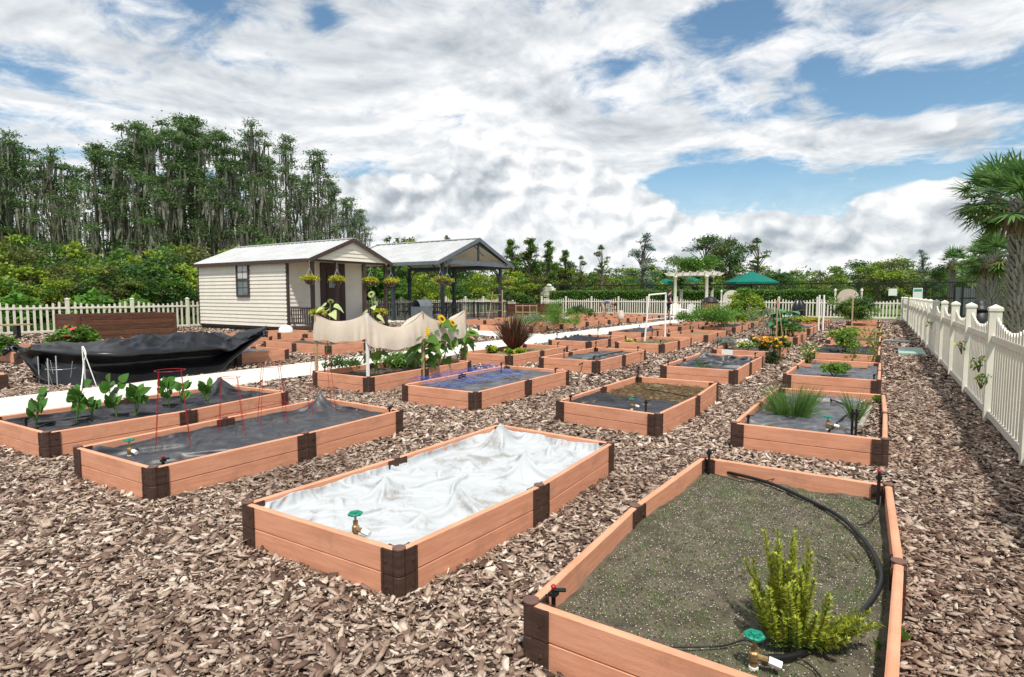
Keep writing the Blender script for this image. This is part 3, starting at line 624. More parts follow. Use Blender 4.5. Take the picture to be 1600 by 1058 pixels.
def shed():
    x0,x1,xp=-27.55,-20.95,-19.35; y0,y1=15.22,19.42; yr=(y0+y1)/2; zb,ze,zr=.26,3.06,3.93
    t=thing('garden_shed','cream sided shed with brown trim, white metal roof and a small front porch','shed',(-23.5,yr,0))
    MB().box(x0,y0,zb,x1,y1,ze).build('wall_core','siding',t)
    clap(MB(),(x0,y0-.003),(x1,y0-.003),zb,ze,(0,-1)).build('wall','siding',t)
    clap(MB(),(x1+.003,y0),(x1+.003,yr-.42),zb+.04,ze,(1,0)).build('wall','siding',t); clap(MB(),(x1+.003,yr+.98),(x1+.003,y1),zb+.04,ze,(1,0)).build('wall','siding',t)
    clap(MB(),(xp+.05,y0-.1),(xp+.05,y1+.1),ze-.02,zr-.03,(1,0),top=lambda z:max(.001,(zr-.02-z)/(zr-ze))).build('gable','siding',t)
    MB().add([(xp+.045,y0-.1,ze-.02),(xp+.045,y1+.1,ze-.02),(xp+.045,yr,zr-.03),(xp-.01,y0-.1,ze-.02),(xp-.01,y1+.1,ze-.02),(xp-.01,yr,zr-.03)],[(0,1,2),(3,5,4),(0,3,4,1),(1,4,5,2),(2,5,3,0)]).build('gable_back','siding',t)
    MB().add([(x0-.003,y0,ze),(x0-.003,y1,ze),(x0-.003,yr,zr-.05),(x0+.05,y0,ze),(x0+.05,y1,ze),(x0+.05,yr,zr-.05)],[(0,2,1),(3,4,5)]).build('gable','siding',t)
    # roof with ribs
    r=MB(); ov=.16; xa,xb=x0-.12,xp+.14
    sl=(zr-ze)/(yr-y0); yl,yh=y0-ov,y1+ov; zl=ze-sl*ov+.06
    for (ye) in (yl,yh):
        r.add([(xa,ye,zl),(xb,ye,zl),(xb,yr,zr+.06),(xa,yr,zr+.06),(xa,ye,zl-.03),(xb,ye,zl-.03),(xb,yr,zr+.03),(xa,yr,zr+.03)],[(0,1,2,3),(4,7,6,5),(0,4,5,1),(1,5,6,2),(3,7,4,0)])
    k=int((xb-xa)/.305)
    for i in range(k+1):
        x=xa+.02+i*(xb-xa-.04)/k
        for ye in (yl,yh): r.add([(x-.018,ye,zl+.003),(x,ye,zl+.026),(x+.018,ye,zl+.003),(x-.018,yr,zr+.063),(x,yr,zr+.086),(x+.018,yr,zr+.063)],[(0,1,4,3),(1,2,5,4),(0,2,1)])
    rf=r.build('roof','roof',t)
    MB().box(xa-.01,yr-.12,zr+.05,xb+.01,yr+.12,zr+.092).build('ridge_cap','roof',rf)
    for ye,s in ((yl,-1),(yh,1)): MB().box(xa-.004,min(ye,ye+s*.03),zl-.16,xb+.004,max(ye,ye+s*.03),zl-.002).build('fascia','trim',t)
    for x in (xa-.008,xb+.004):
        f=MB()
        for ye,s in ((yl-.03,-1),(yh+.03,1)):
            f.add([(x,ye,zl-.16),(x,ye,zl+.01),(x,yr,zr+.085),(x,yr,zr-.09),(x+.03,ye,zl-.16),(x+.03,ye,zl+.01),(x+.03,yr,zr+.085),(x+.03,yr,zr-.09)],[(0,1,2,3),(7,6,5,4),(1,5,6,2),(0,3,7,4),(0,4,5,1)])
        f.build('rake_board','trim',t)
    # base skids, porch
    MB().box(x0+.03,y0+.03,.06,x1,y1-.03,zb-.004).build('skid','black',t)
    MB().box(x0-.01,y0-.01,zb-.10,x1,y0+.02,zb-.006).build('base_strip','blackm',t)
    MB().box(x1+.004,y0,.20,xp,y1,.30).build('porch_floor','trim',t)
    MB().box(xp+.003,y0-.02,.16,xp+.04,y1+.02,.285).build('porch_edge','blackm',t)
    MB().box(x1+.006,y0+.05,.0,xp-.03,y1-.05,.19).build('porch_base','black',t)
    MB().box(x1+.003,y0-.006,ze-.13,xp-.012,y0+.1,ze-.004).build('porch_beam','siding',t)
    MB().box(x1+.003,y1-.1,ze-.13,xp-.012,y1+.006,ze-.004).build('porch_beam','siding',t)
    MB().box(xp-.11,y0+.1,ze-.10,xp-.015,y1-.1,ze-.022).build('porch_beam','trim',t)
    MB().box(x1+.02,y0+.1,ze-.03,xp-.12,y1-.1,ze-.01).build('porch_ceiling','siding',t)
    py=[y0+.08,y0+1.30,y1-1.38,y1-.08]
    for y in py: MB().box(xp-.115,y-.065,.302,xp+.004,y+.065,ze-.104).build('porch_post','trim',t)
    for y in (y0-.012,y1-.075): MB().box(x1-.05,y,zb+.02,x1+.075,y+.087,ze-.136).build('corner_trim','trim',t)
    MB().box(x0-.03,y0-.03,zb,x0+.03,y0+.03,ze).build('corner_trim','trim',t)
    def rail(a,b):
        m=MB(); a=Vector(a); b=Vector(b); m.slab(a,b,.06,1.04,1.10); m.slab(a,b,.05,.40,.45); L=(b-a).length; k=max(2,int(L/.14)); 
        for i in range(1,k): q=a.lerp(b,i/k); m.box(q.x-.018,q.y-.018,.45,q.x+.018,q.y+.018,1.04)
        m.build('porch_railing','trim',t)
    rail((x1+.08,y0+.05,0),(xp-.12,y0+.05,0)); rail((xp-.055,py[0]+.07,0),(xp-.055,py[1]-.07,0)); rail((xp-.055,py[2]+.07,0),(xp-.055,py[3]-.07,0)); rail((x1+.08,y1-.05,0),(xp-.12,y1-.05,0))
    # door
    ya,yb=yr-.40,yr+.96
    MB().box(x1+.001,ya,.30,x1+.055,yb,ze-.03).build('door_surround','trim',t)
    d=MB().box(x1+.056,ya+.30,.31,x1+.085,yb-.18,2.78).build('door','door',t)
    m=MB(); 
    for zz in (.5,1.15):
        for yy in (ya+.36,ya+.76): m.box(x1+.086,yy,zz,x1+.094,yy+.32,zz+.5)
    m.build('panel','door',d)
    MB().box(x1+.086,ya+.40,1.92,x1+.09,ya+1.0,2.45).build('door_window','glass',d)
    m=MB(); 
    for i in range(4): m.box(x1+.091,ya+.395+i*.2,1.91,x1+.097,ya+.41+i*.2,2.46)
    for z in (1.905,2.18,2.455): m.box(x1+.098,ya+.39,z,x1+.103,ya+1.01,z+.018)
    m.build('muntin','trim',d)
    MB().lathe((x1+.12,ya+.36,1.35),[(.001,-.03),(.03,-.015),(.03,.015),(.001,.03)],8).build('door_handle','brass',d)
    MB().box(x1+.02,y0+1.15,1.92,x1+.06,y0+1.27,2.06).build('wall_lamp','black',t)
    # window
    wx0,wx1,z0,z1=-24.33,-23.55,1.60,2.94; yw=y0-.038
    fr=MB(); 
    for a in ((wx0-.08,z0-.09,wx1+.08,z0),(wx0-.08,z1,wx1+.08,z1+.09),(wx0-.08,z0+.001,wx0,z1-.001),(wx1,z0+.001,wx1+.08,z1-.001)): fr.box(a[0],yw-.05,a[1],a[2],yw+.01,a[3])
    wf=fr.build('window','trim',t)
    MB().box(wx0,yw-.012,z0,wx1,yw-.004,z1).build('pane','glass',wf)
    m=MB(); m.box(wx0,yw-.04,(z0+z1)/2-.03,wx1,yw-.014,(z0+z1)/2+.03); m.box((wx0+wx1)/2-.008,yw-.022,z0,(wx0+wx1)/2+.008,yw-.0135,z1)
    for z in (z0+.33,z1-.33): m.box(wx0,yw-.024,z-.008,wx1,yw-.0145,z+.008)
    m.build('muntin','trim',wf)
    m=MB()
    for i in range(12): zz=z0+.74+i*.05; m.box(wx0+.03,yw-.0125,zz,wx1-.03,yw-.0122,zz+.03)
    m.build('blind','white',wf)
    return t
shed()

# ------------------------------------------------------------ pavilion
def pavilion():
    x0,x1=-29.6,-21.0; y0,y1=25.0,32.7; yr=28.85; ze,zr=3.50,5.02
    t=thing('pavilion','open picnic pavilion with pale metal roof and dark grey posts behind the shed','pavilion',(-25,28.8,0))
    slab_poly('concrete_pad',[(x0,y0-.6),(x1+.9,y0-.6),(x1+.9,y1+.3),(x0,y1+.3)],-.02,.05,'concrete')
    r=MB()
    for ye in (y0,y1):
        r.add([(x0,ye,ze),(x1,ye,ze),(x1,yr,zr),(x0,yr,zr)],[(0,1,2,3)])
        k=18
        for i in range(k+1):
            x=x0+.02+i*(x1-x0-.04)/k; r.add([(x-.02,ye,ze+.003),(x,ye,ze+.035),(x+.02,ye,ze+.003),(x-.02,yr,zr+.003),(x,yr,zr+.035),(x+.02,yr,zr+.003)],[(0,1,4,3),(1,2,5,4),(0,2,1)])
    rf=r.build('roof','roof',t)
    r=MB()
    for ye in (y0+.04,y1-.04): r.add([(x0+.05,ye,ze-.08),(x1-.03,ye,ze-.08),(x1-.03,yr,zr-.10),(x0+.05,yr,zr-.10)],[(0,1,2,3)])
    r.build('ceiling','cream',t)
    MB().box(x0,yr-.15,zr+.0,x1,yr+.15,zr+.05).build('ridge_cap','roof',rf)
    for ye,s in ((y0,-1),(y1,1)): MB().box(x0-.003,min(ye,ye-s*.05),ze-.20,x1+.003,max(ye,ye-s*.05),ze-.003).build('fascia','mgrey',t)
    for x in (x0-.01,x1+.004):
        f=MB()
        for ye in (y0-.04,y1+.04): f.add([(x,ye,ze-.22),(x,ye,ze-.0),(x,yr,zr+.06),(x,yr,zr-.19),(x+.05,ye,ze-.22),(x+.05,ye,ze-.0),(x+.05,yr,zr+.06),(x+.05,yr,zr-.19)],[(0,1,2,3),(7,6,5,4),(1,5,6,2),(0,3,7,4),(0,4,5,1)])
        f.build('rake_board','mgrey',t)
    f=MB(); f.box(x1-.12,y0+.75,ze-.12,x1-.03,y1-.75,ze+.16); f.build('tie_beam','mgrey',t)
    f=MB(); f.box(x1-.12,yr-.06,ze+.162,x1-.03,yr+.06,zr-.2); 
    f.cyl((x1-.08,yr,4.3),(x1-.08,yr-.55,4.62),.03,n=6); f.cyl((x1-.08,yr,4.25),(x1-.08,yr+.6,4.0),.03,n=6)
    f.build('king_post','dgrey',t)
    f=MB()
    for ye in (y0+.62,y1-.62): f.add([(x1-.14,ye,ze+.2),(x1-.14,ye,ze+.02),(x1-.14,yr,zr-.35),(x1-.14,yr,zr-.16),(x1-.06,ye,ze+.2),(x1-.06,ye,ze+.02),(x1-.06,yr,zr-.35),(x1-.06,yr,zr-.16)],[(0,1,2,3),(7,6,5,4),(1,5,6,2),(0,3,7,4)])
    f.build('rafter','dgrey',t)
    for x in (x1-.25,x1-4.1,x0+.4):
        for y,s in ((y0+.62,1),(y1-1.2,-1)):
            m=MB(); m.box(x-.09,y-.09,.05,x+.09,y+.09,ze-.02); p=m.build('post','dgrey',t)
            b=MB(); b.tube([(x,y+s*.1,2.5),(x,y+s*.3,2.95),(x,y+s*.7,3.32)],.045,6); b.tube([(x-.1,y,2.5),(x-.3,y,2.95),(x-.7,y,3.32)],.045,6)
            if x<x1-1: b.tube([(x+.1,y,2.5),(x+.3,y,2.95),(x+.7,y,3.32)],.045,6)
            b.build('knee_brace','dgrey',p)
    for y in (y0+.62,y1-1.2): MB().box(x0+.3,y-.07,3.34,x1-.2,y+.07,3.54).build('side_beam','dgrey',t)
    return t
pavilion()
def railing(p0,p1,label,h=1.12):
    p0=Vector((*p0,0)); p1=Vector((*p1,0)); t=thing('metal_railing',label,'railing',p0,'black metal railings round the pavilion')
    L=(p1-p0).length; n=int(L/.115); m=MB()
    for i in range(n+1): q=p0.lerp(p1,i/n); m.box(q.x-.011,q.y-.011,.1,q.x+.011,q.y+.011,h-.02)
    m.build('balusters','blackm',t)
    for z in (.1,h-.12,h-.02): MB().slab(p0,p1,.035,z,z+.035).build('rail','blackm',t)
    k=max(2,int(L/2.2))
    for i in range(k+1): q=p0.lerp(p1,i/k); MB().box(q.x-.035,q.y-.035,.03,q.x+.035,q.y+.035,h+.06).build('post','blackm',t)
railing((-21.0,25.9),(-21.0,31.4),'black metal railing across the open front of the pavilion')
railing((-29.2,25.75),(-21.1,25.75),'black metal railing on the shed side of the pavilion')
railing((-29.3,32.2),(-21.2,32.2),'black metal railing on the far side of the pavilion')

# ------------------------------------------------------------ timber boxes, bench, small structures
def planter(x0,y0,x1,y1,h,label,planks=5,mat_='wood'):
    t=thing('timber_planter',label,'planter',((x0+x1)/2,(y0+y1)/2,0)); ph=h/planks
    for a,b in (((x0,y0),(x1,y0)),((x1,y0),(x1,y1)),((x1,y1),(x0,y1)),((x0,y1),(x0,y0))):
        m=MB(); A=Vector((*a,0)); B=Vector((*b,0)); d=(B-A).normalized()
        for i in range(planks): m.slab(A+d*.03,B-d*.03,.06,i*ph-.01*(i==0),(i+1)*ph-.006,.006)
        m.build('side',mat_,t)
    for x in (x0,x1):
        for y in (y0,y1): MB().box(x-.055,y-.055,-.02,x+.055,y+.055,h+.01).build('corner_post',mat_,t)
    MB().grid(lambda u,v:Vector((x0+(x1-x0)*u,y0+(y1-y0)*v,h-.12+fb(u*6,v*6)*.02)),16,10).build('soil','soil',t)
    return t
planter(-24.75,8.55,-23.1,11.75,.93,'tall dark stained timber planter box in front of the left fence')
planter(-23.8,36.2,-20.9,39.2,.95,'reddish timber planter box with shrubs, right of the pavilion')
def bench():
    t=thing('bench','low bench with a pale plank top and black legs by the left fence','bench',(-26.6,7.2,0))
    m=MB(); 
    for i in range(3): m.box(-26.85+i*.17,5.6,.50,-26.70+i*.17,8.35,.545)
    m.build('seat','pine',t)
    for y in (5.9,7.95): MB().box(-26.8,y-.06,-.02,-26.42,y+.06,.498).build('leg','black',t)
bench()

# ------------------------------------------------------------ trees and shrubs (world-size prototypes, then copies)
def blob_pts(gen,blobs,n,shell=.55):
    # blobs: (cx,cy,cz,rx,ry,rz,weight); points concentrated towards each blob's outside
    w=np.array([b[6] if len(b)>6 else b[3]*b[4]**.5*b[5]**.5 for b in blobs]); w=w/w.sum(); idx=gen.choice(len(blobs),n,p=w); B=np.array([b[:6] for b in blobs])[idx]
    d=gen.normal(size=(n,3)); d/=np.linalg.norm(d,axis=1,keepdims=True); d[:,2]=np.where(d[:,2]<-.3,-d[:,2]*.5,d[:,2])
    r=gen.uniform(shell**3,1,n)**(1/3); r*=1+gen.normal(0,.06,n)
    return B[:,:3]+d*B[:,3:]*r[:,None],idx
def shrub_proto(seed,R_=2.0,Ht=4.2,n=3200,L=.24,W=.12,mats=('leaf_mid','leaf_yel'),nb=26,mix=.35,name='shrub'):
    g=np.random.default_rng(seed); bl=[]
    for i in range(nb):
        a=g.uniform(0,2*PI); z=g.uniform(.12,1); rr=R_*math.sqrt(max(.05,1-(z*.92)**2.2))*g.uniform(.55,1); s=g.uniform(.45,.85)*R_*.42
        bl.append((math.cos(a)*rr,math.sin(a)*rr,z*Ht*.9,s,s,s*.8))
    bl.append((0,0,Ht*.45,R_*.7,R_*.7,Ht*.42,R_*1.2))
    P,idx=blob_pts(g,bl,n); P[:,2]=np.abs(P[:,2])+.05
    t=thing(name,'x','shrub',(0,0,0))
    mb=MB(); sel=g.random(len(bl))<mix
    k=sel[idx]
    leaf_cloud(mb,P[~k],L,W,gen=g); mb.mi=1; leaf_cloud(mb,P[k],L,W,gen=g)
    mb.build('foliage',list(mats),t)
    m=MB()
    for i in range(4): a=g.uniform(0,6.28); m.tube([(0.1*math.cos(a),.1*math.sin(a),-.05),(R_*.2*math.cos(a),R_*.2*math.sin(a),Ht*.3),(R_*.4*math.cos(a),R_*.4*math.sin(a),Ht*.65)],[.07,.05,.02],5)
    m.build('stems','bark',t); return t
def cypress_proto(seed,Ht=14,n=2600,moss=620,thin=1.0,name='cypress_tree'):
    g=np.random.default_rng(seed); rr=random.Random(seed); t=thing(name,'x','tree',(0,0,0)); bow=rr.uniform(-.4,.4)
    m=MB(); cx=lambda z:bow*math.sin(z/Ht*2.5)
    m.tube([(cx(z),0,z) for z in (-.1,1,Ht*.3,Ht*.6,Ht*.85,Ht)],[.34,.24,.19,.13,.07,.02],7)
    if rr.random()<.6: o=rr.uniform(-.9,.9); m.tube([(o,.5,-.1),(o*.8,.4,Ht*.4),(o*1.2,.3,Ht*.8)],[.2,.13,.03],6)
    br=[];P=[];MS=[]
    nb=34
    for i in range(nb):
        z=Ht*(.34+.66*(i+rr.random())/nb); a=rr.uniform(0,6.28); fr=(z/Ht-.34)/.66
        ln=(2.5-1.45*fr**2.2)*rr.uniform(.5,1.2)*thin; x0=cx(z)
        tip=(x0+math.cos(a)*ln,math.sin(a)*ln,z+.25*ln-.1); mid_=(x0+math.cos(a)*ln*.5,math.sin(a)*ln*.5,z+.2*ln)
        m.tube([(x0,0,z),mid_,tip],[.05,.035,.012],4)
        cnt=int(n/nb*(1.35*fr+.75))
        for q in range(3):
            f=rr.uniform(.35,1.05); c=(x0+math.cos(a)*ln*f,math.sin(a)*ln*f,z+.22*ln+.1); s=rr.uniform(.3,.62)*(1.1-.35*fr)
            P.append(np.array(c)+g.normal(size=(cnt//3,3))*np.array([s*.85,s*.85,s*.34]))
        for q in range(int(moss/nb*(1.45-fr))):
            f=rr.uniform(.15,1); MS.append((x0+math.cos(a)*ln*f+rr.gauss(0,.12),math.sin(a)*ln*f+rr.gauss(0,.12),z+.1,rr.uniform(.7,2.9)*(1.15-.55*fr)))
    m.build('trunk','bark',t)
    mb=MB(); leaf_cloud(mb,np.concatenate(P),.25,.085,gen=g,droop=.15); mb.build('crown','leaf_cypress',t)
    mb=MB()
    for x,y,z,l in MS:
        a=rr.uniform(0,3.14); w=rr.uniform(.035,.11); c,s=math.cos(a)*w,math.sin(a)*w; j=lambda:rr.gauss(0,.06)
        x1,y1,x2,y2=x+j(),y+j(),x+j()*1.6,y+j()*1.6
        mb.add([(x-c*.5,y-s*.5,z),(x+c*.5,y+s*.5,z),(x1+c,y1+s,z-l*.4),(x1-c,y1-s,z-l*.45),(x2+c*.5,y2+s*.5,z-l*.8),(x2-c*.3,y2-s*.3,z-l)],[(0,1,2,3),(3,2,4,5)])
    mb.build('hanging_moss','moss',t); return t
def tree_proto(seed,Ht=8,Rr=2.6,n=3000,L=.3,W=.15,mats=('leaf_mid','leaf_olive'),base=.35,nb=16,sparse=.5,name='tree',tall=1.0,bark='bark',mix=.4):
    g=np.random.default_rng(seed); rr=random.Random(seed); t=thing(name,'x','tree',(0,0,0)); m=MB(); bl=[]
    m.tube([(0,0,-.1),(rr.uniform(-.15,.15),0,Ht*.3),(rr.uniform(-.3,.3),rr.uniform(-.3,.3),Ht*.62),(rr.uniform(-.3,.3),0,Ht*.9)],[Ht*.026,Ht*.02,Ht*.013,.02],7)
    for i in range(nb):
        z=Ht*(base+(1-base)*(i+.5*rr.random())/nb); a=rr.uniform(0,6.28); f=(z/Ht-base)/(1-base); prof=math.sin(PI*min(1,.18+.82*f)**.8)**.6 if tall==1 else (1-.75*f)
        ln=Rr*prof*rr.uniform(.5,1.05); tip=Vector((math.cos(a)*ln,math.sin(a)*ln,z+ln*.25))
        m.tube([(0,0,z*.8),tuple(tip*.5+Vector((0,0,z*.42))),tuple(tip)],[Ht*.009,Ht*.006,.015],5)
        s=rr.uniform(.5,1)*sparse*Rr*.5; bl.append((tip.x,tip.y,tip.z,s,s,s*.65))
        s*=.8; bl.append((tip.x*.55,tip.y*.55,tip.z-.1,s,s,s*.65))
    m.build('trunk',bark,t)
    P,idx=blob_pts(g,bl,n,.3); k=(g.random(len(bl))<mix)[idx]
    mb=MB(); leaf_cloud(mb,P[~k],L,W,gen=g); mb.mi=1; leaf_cloud(mb,P[k],L,W,gen=g); mb.build('crown',list(mats),t); return t
def palm_proto(seed,Ht,tr,frond,nfr=26,dead=8,boots=True,name='palm_tree'):
    rr=random.Random(seed); t=thing(name,'x','palm tree',(0,0,0))
    MB().tube([(0,0,-.1),(.02,0,Ht*.5),(0,.03,Ht*.9),(0,0,Ht+.1)],[tr*1.05,tr*.95,tr*.9,tr*.6],12).build('trunk','greybark',t)
    if boots:
        m=MB(); rows=int(Ht/.085); k=9
        for r_ in range(rows):
            z=.2+r_*(Ht-.1)/rows
            for j in range(k):
                a=2*PI*(j+(r_%2)*.5)/k+rr.uniform(-.1,.1); d=Vector((math.cos(a),math.sin(a),0)); s=Vector((-d.y,d.x,0)); p=d*tr*.93+Vector((0,0,z)); L=rr.uniform(.17,.32); w=tr*.26
                tip=p+d*L*.62+Vector((0,0,L)); m.add([p-s*w,p+s*w,p+d*.06+Vector((0,0,.02)),tip+s*w*.25,tip-s*w*.25],[(0,1,3,4),(0,2,1),(1,2,3),(0,4,2),(2,4,3)])
        m.build('leaf_bases','greybark',t)
    def fan(m,a,el,L,pet,droop=.5,nb=22):
        d=Vector((math.cos(a)*math.cos(el),math.sin(a)*math.cos(el),math.sin(el))); p0=Vector((0,0,Ht))+d*.1; p1=p0+d*pet+Vector((0,0,-pet*.15*droop))
        m.mi=0; m.tube([p0,p1],.018,4); s=d.cross(Vector((0,0,1))).normalized(); u=s.cross(d).normalized()
        for i in range(nb):
            th=(i/(nb-1)-.5)*PI*1.35+rr.uniform(-.04,.04); dd=(d*math.cos(th)+s*math.sin(th)+u*rr.uniform(-.08,.22)*1).normalized(); LL=L*.62*(.7+.35*math.cos(th*.7))*rr.uniform(.9,1.1)
            m.blade(p1,dd,u,LL,.035+.028*L,4,droop*rr.uniform(.3,.9),tip=.004)
    g=MB()
    for i in range(nfr): fan(g,i*2.4+rr.uniform(-.3,.3),R(-35+115*(i/nfr)**1.0+rr.uniform(-8,8)),frond,frond*rr.uniform(.5,.85),.5)
    g.build('fronds','leaf_palm',t)
    y=MB()
    for i in range(int(nfr*.35)): fan(y,i*2.1+.7,R(rr.uniform(-40,0)),frond*.9,frond*.6,.9,16)
    y.build('fronds','leaf_palmy',t)
    m=MB()
    for i in range(dead*9):
        a=rr.uniform(0,6.28); d=Vector((math.cos(a),math.sin(a),-.5)); m.blade(Vector((0,0,Ht-.05))+d*rr.uniform(.1,.3),d,Vector((0,0,1)),frond*rr.uniform(.5,.9),.07,3,2.2)
    m.build('dead_fronds','leaf_dead',t); return t
def palm_crown_only(): pass
used=set()
def put(proto,px,depth,top=None,base_h=None,rz=None,label='',group=None,sx=1,cat=None,z=0,dark=None):
    p=AT(px,depth,z); s=1
    if top is not None: s=(H+(461-top)/F*depth-z)/base_h
    rz=U(0,6.28) if rz is None else rz; sc=(s*sx,s*sx,s)
    if proto.name not in used:
        used.add(proto.name); proto.location=p; proto.rotation_euler=(0,0,rz); proto.scale=sc; tag(proto,label,cat,group); return proto
    o=copy_tree(proto,p,rz,sc,label,group)
    if cat: o['category']=cat
    return o
ORD=['first','second','third','fourth','fifth','sixth','seventh','eighth','ninth','tenth','eleventh','twelfth','thirteenth','fourteenth','fifteenth','sixteenth','seventeenth','eighteenth','nineteenth','twentieth','twenty first','twenty second','twenty third','twenty fourth','twenty fifth','twenty sixth','twenty seventh','twenty eighth','twenty ninth','thirtieth']
# cypress wood hung with moss
cyp=[cypress_proto(11,14,n=5200,moss=330,thin=.95),cypress_proto(12,14,n=3800,moss=460),cypress_proto(13,14,n=4600,moss=260,thin=.88),cypress_proto(14,14,n=3000,moss=280,thin=.8)]
for i,(px,top,dep,k,sx) in enumerate([(-25,225,44,0,1),(14,212,46,1,.95),(48,238,50,0,1),(90,245,47,1,1),(122,262,54,2,1),(158,234,47,0,1.05),(190,250,53,1,.95),(222,205,48,0,1),(250,200,54,1,1),(272,215,47,0,1.1),(300,190,50,2,1.15),(322,222,56,1,1),(348,216,48,0,1),(376,236,53,2,1),(404,208,49,1,.9),(428,250,55,2,.95),(456,219,50,3,.75),(478,280,54,1,.85),(500,241,49,3,1.0),(516,285,53,2,.8),(545,312,50,3,1.1),(566,330,55,3,.9)]):
    lab=f'{ORD[i]} moss hung cypress from the left in the wood behind the garden'
    if i==16: lab='thin lone topped cypress standing highest near the right end of the wood'
    if i==10: lab='tallest broad cypress with grey moss in the middle of the wood'
    put(cyp[k],px,dep,top,14.15,label=lab,group='mossy cypress trees behind the left fence',sx=sx)
# shrub belt behind the left fence
sh=[shrub_proto(21,mats=('leaf_mid','leaf_yel'),mix=.45),shrub_proto(22,mats=('leaf_olive','leaf_yel'),mix=.4),shrub_proto(23,mats=('leaf_deep','leaf_mid'),mix=.5),shrub_proto(24,mats=('leaf_mid','leaf_fresh'),R_=1.7,mix=.4),shrub_proto(25,mats=('leaf_deep','leaf_olive'),R_=2.2)]
tone=['green and yellow','olive','deep green','bright green','dark olive']
def xdep(px,x): a=(px-800)/F; return x/(a*cY-sY)
i=0
for row,(xx,tops,dx) in enumerate(((-33.2,(405,440),34),(-36.5,(385,415),37),(-40.5,(362,392),44))):
    px=-60+row*13
    while px<640+row*40:
        k=[0,3,2,1,4,0,2][int(rnd()*7)]
        put(sh[k],px+U(-8,8),xdep(px,xx+U(-.8,.8)),U(*tops),4.2,label=f'{tone[k]} leafy bush, {ORD[i%30]} in the '+('front','middle','back')[row]+' rank behind the left fence',group='bushes behind the left fence',sx=U(.85,1.2))
        px+=dx*U(.8,1.15); i+=1
    i=0
# sapling-like plants right behind the left fence
sap=shrub_proto(31,R_=.8,Ht=1.7,n=420,L=.3,W=.2,mats=('leaf_fresh','leaf_fresh'),nb=8,name='sapling')
for px,top,l in ((35,452,'bright big leaved sapling behind the left end of the left fence'),(138,450,'bright big leaved sapling behind the fence above the timber planter'),(205,458,'bright sapling behind the fence near the shed')):
    put(sap,px,xdep(px,-30.6),top,1.75,label=l,group='bright saplings behind the left fence')
i=0
for row,(xx,tops,dx,p0,p1) in enumerate(((-32.5,(418,436),30,590,860),(-37,(405,425),34,600,900))):
    px=p0
    while px<p1:
        k=[1,0,2,1,3][int(rnd()*5)]; d=min(xdep(px,xx),62+row*6); put(sh[k],px,d,U(*tops),4.2,label=f'{tone[k]} bush, {ORD[i]} behind the pavilion '+('nearer','farther')[row]+' rank',group='bushes behind the pavilion',sx=U(.9,1.25)); px+=dx*U(.8,1.2); i+=1
# mid distance trees on the right of the wood
slim=tree_proto(41,9,1.9,6500,.30,.14,('leaf_mid','leaf_olive'),.08,46,.85,'slender_tree',mix=.4); airy=tree_proto(42,9,2.0,1500,.28,.13,('leaf_olive','leaf_mid'),.2,16,.6,'slender_tree')
oak=tree_proto(43,9,4.6,5200,.34,.17,('leaf_deep','leaf_olive'),.25,30,.62,'oak_tree'); cedar=tree_proto(44,9,3.0,3300,.30,.09,('leaf_blue','leaf_grey'),.08,34,.5,'cedar_tree',tall=2,mix=.35); round_=tree_proto(45,7,3.4,3600,.34,.18,('leaf_mid','leaf_yel'),.15,22,.95,'round_tree',mix=.5)
round2=tree_proto(46,7,3.2,3400,.34,.18,('leaf_deep','leaf_mid'),.15,22,.95,'round_tree',mix=.5)
for px,top,dep,pr,sx,l in ((800,376,64,slim,.85,'slender dark tree just right of the pavilion roof'),(828,374,66,slim,.95,'slender bushy tree, second right of the pavilion roof'),(858,378,64,slim,.75,'slender tree, third right of the pavilion'),(884,392,68,slim,.8,'short slender tree before the airy one'),(906,398,68,airy,.9,'small airy tree left of the thin branched tree'),(940,381,66,airy,.9,'thin airy tree standing alone left of the cedar'),
    (1004,368,58,cedar,1.0,'big blue green cedar with ragged top behind the back fence'),(1100,374,72,oak,1.0,'broad dark oak behind the arbour'),(1140,378,74,oak,.8,'oak crown merging right of the broad oak'),(1183,370,70,airy,1.2,'gappy tall tree left of the green umbrella top'),(1440,392,78,cedar,.75,'dark cedar near the palms at right'),(700,366,74,airy,.7,'wispy tree top showing over the pavilion roof'),(610,368,66,airy,.8,'small dark treetop between shed and pavilion roofs')):
    put(pr,px,dep,top,9.2,label=l,group=None,sx=sx,cat='tree')
i=0
for row,(dep,tops,dx) in enumerate(((70,(418,434),31),(84,(410,424),31))):
    px=790+row*15
    while px<1640:
        k=int(rnd()*4); pr=[round_,round2,round_,sh[1]][k]
        tp=U(*tops)+(6 if 1200<px<1340 else 0)-(12 if 1360<px<1420 else 0)+(2 if px<1000 else 0)
        put(pr,px,dep+U(-3,3),tp,[7.3,7.3,7.3,4.2][k],label=f'rounded tree, {ORD[i%30]} from the left in the '+('near','far')[row]+' tree line beyond the hedge',group='tree line beyond the back fence',sx=U(.9,1.3)*(1 if k<3 else 1.2)); px+=dx*U(.8,1.2); i+=1
    i=0
put(round_,1110,57,424,7.3,label='bright lime round tree behind the arbour and green umbrella',sx=.75,cat='tree'); put(round_,1065,55,420,7.3,label='bright round tree directly above the arbour beam',sx=.6,cat='tree')
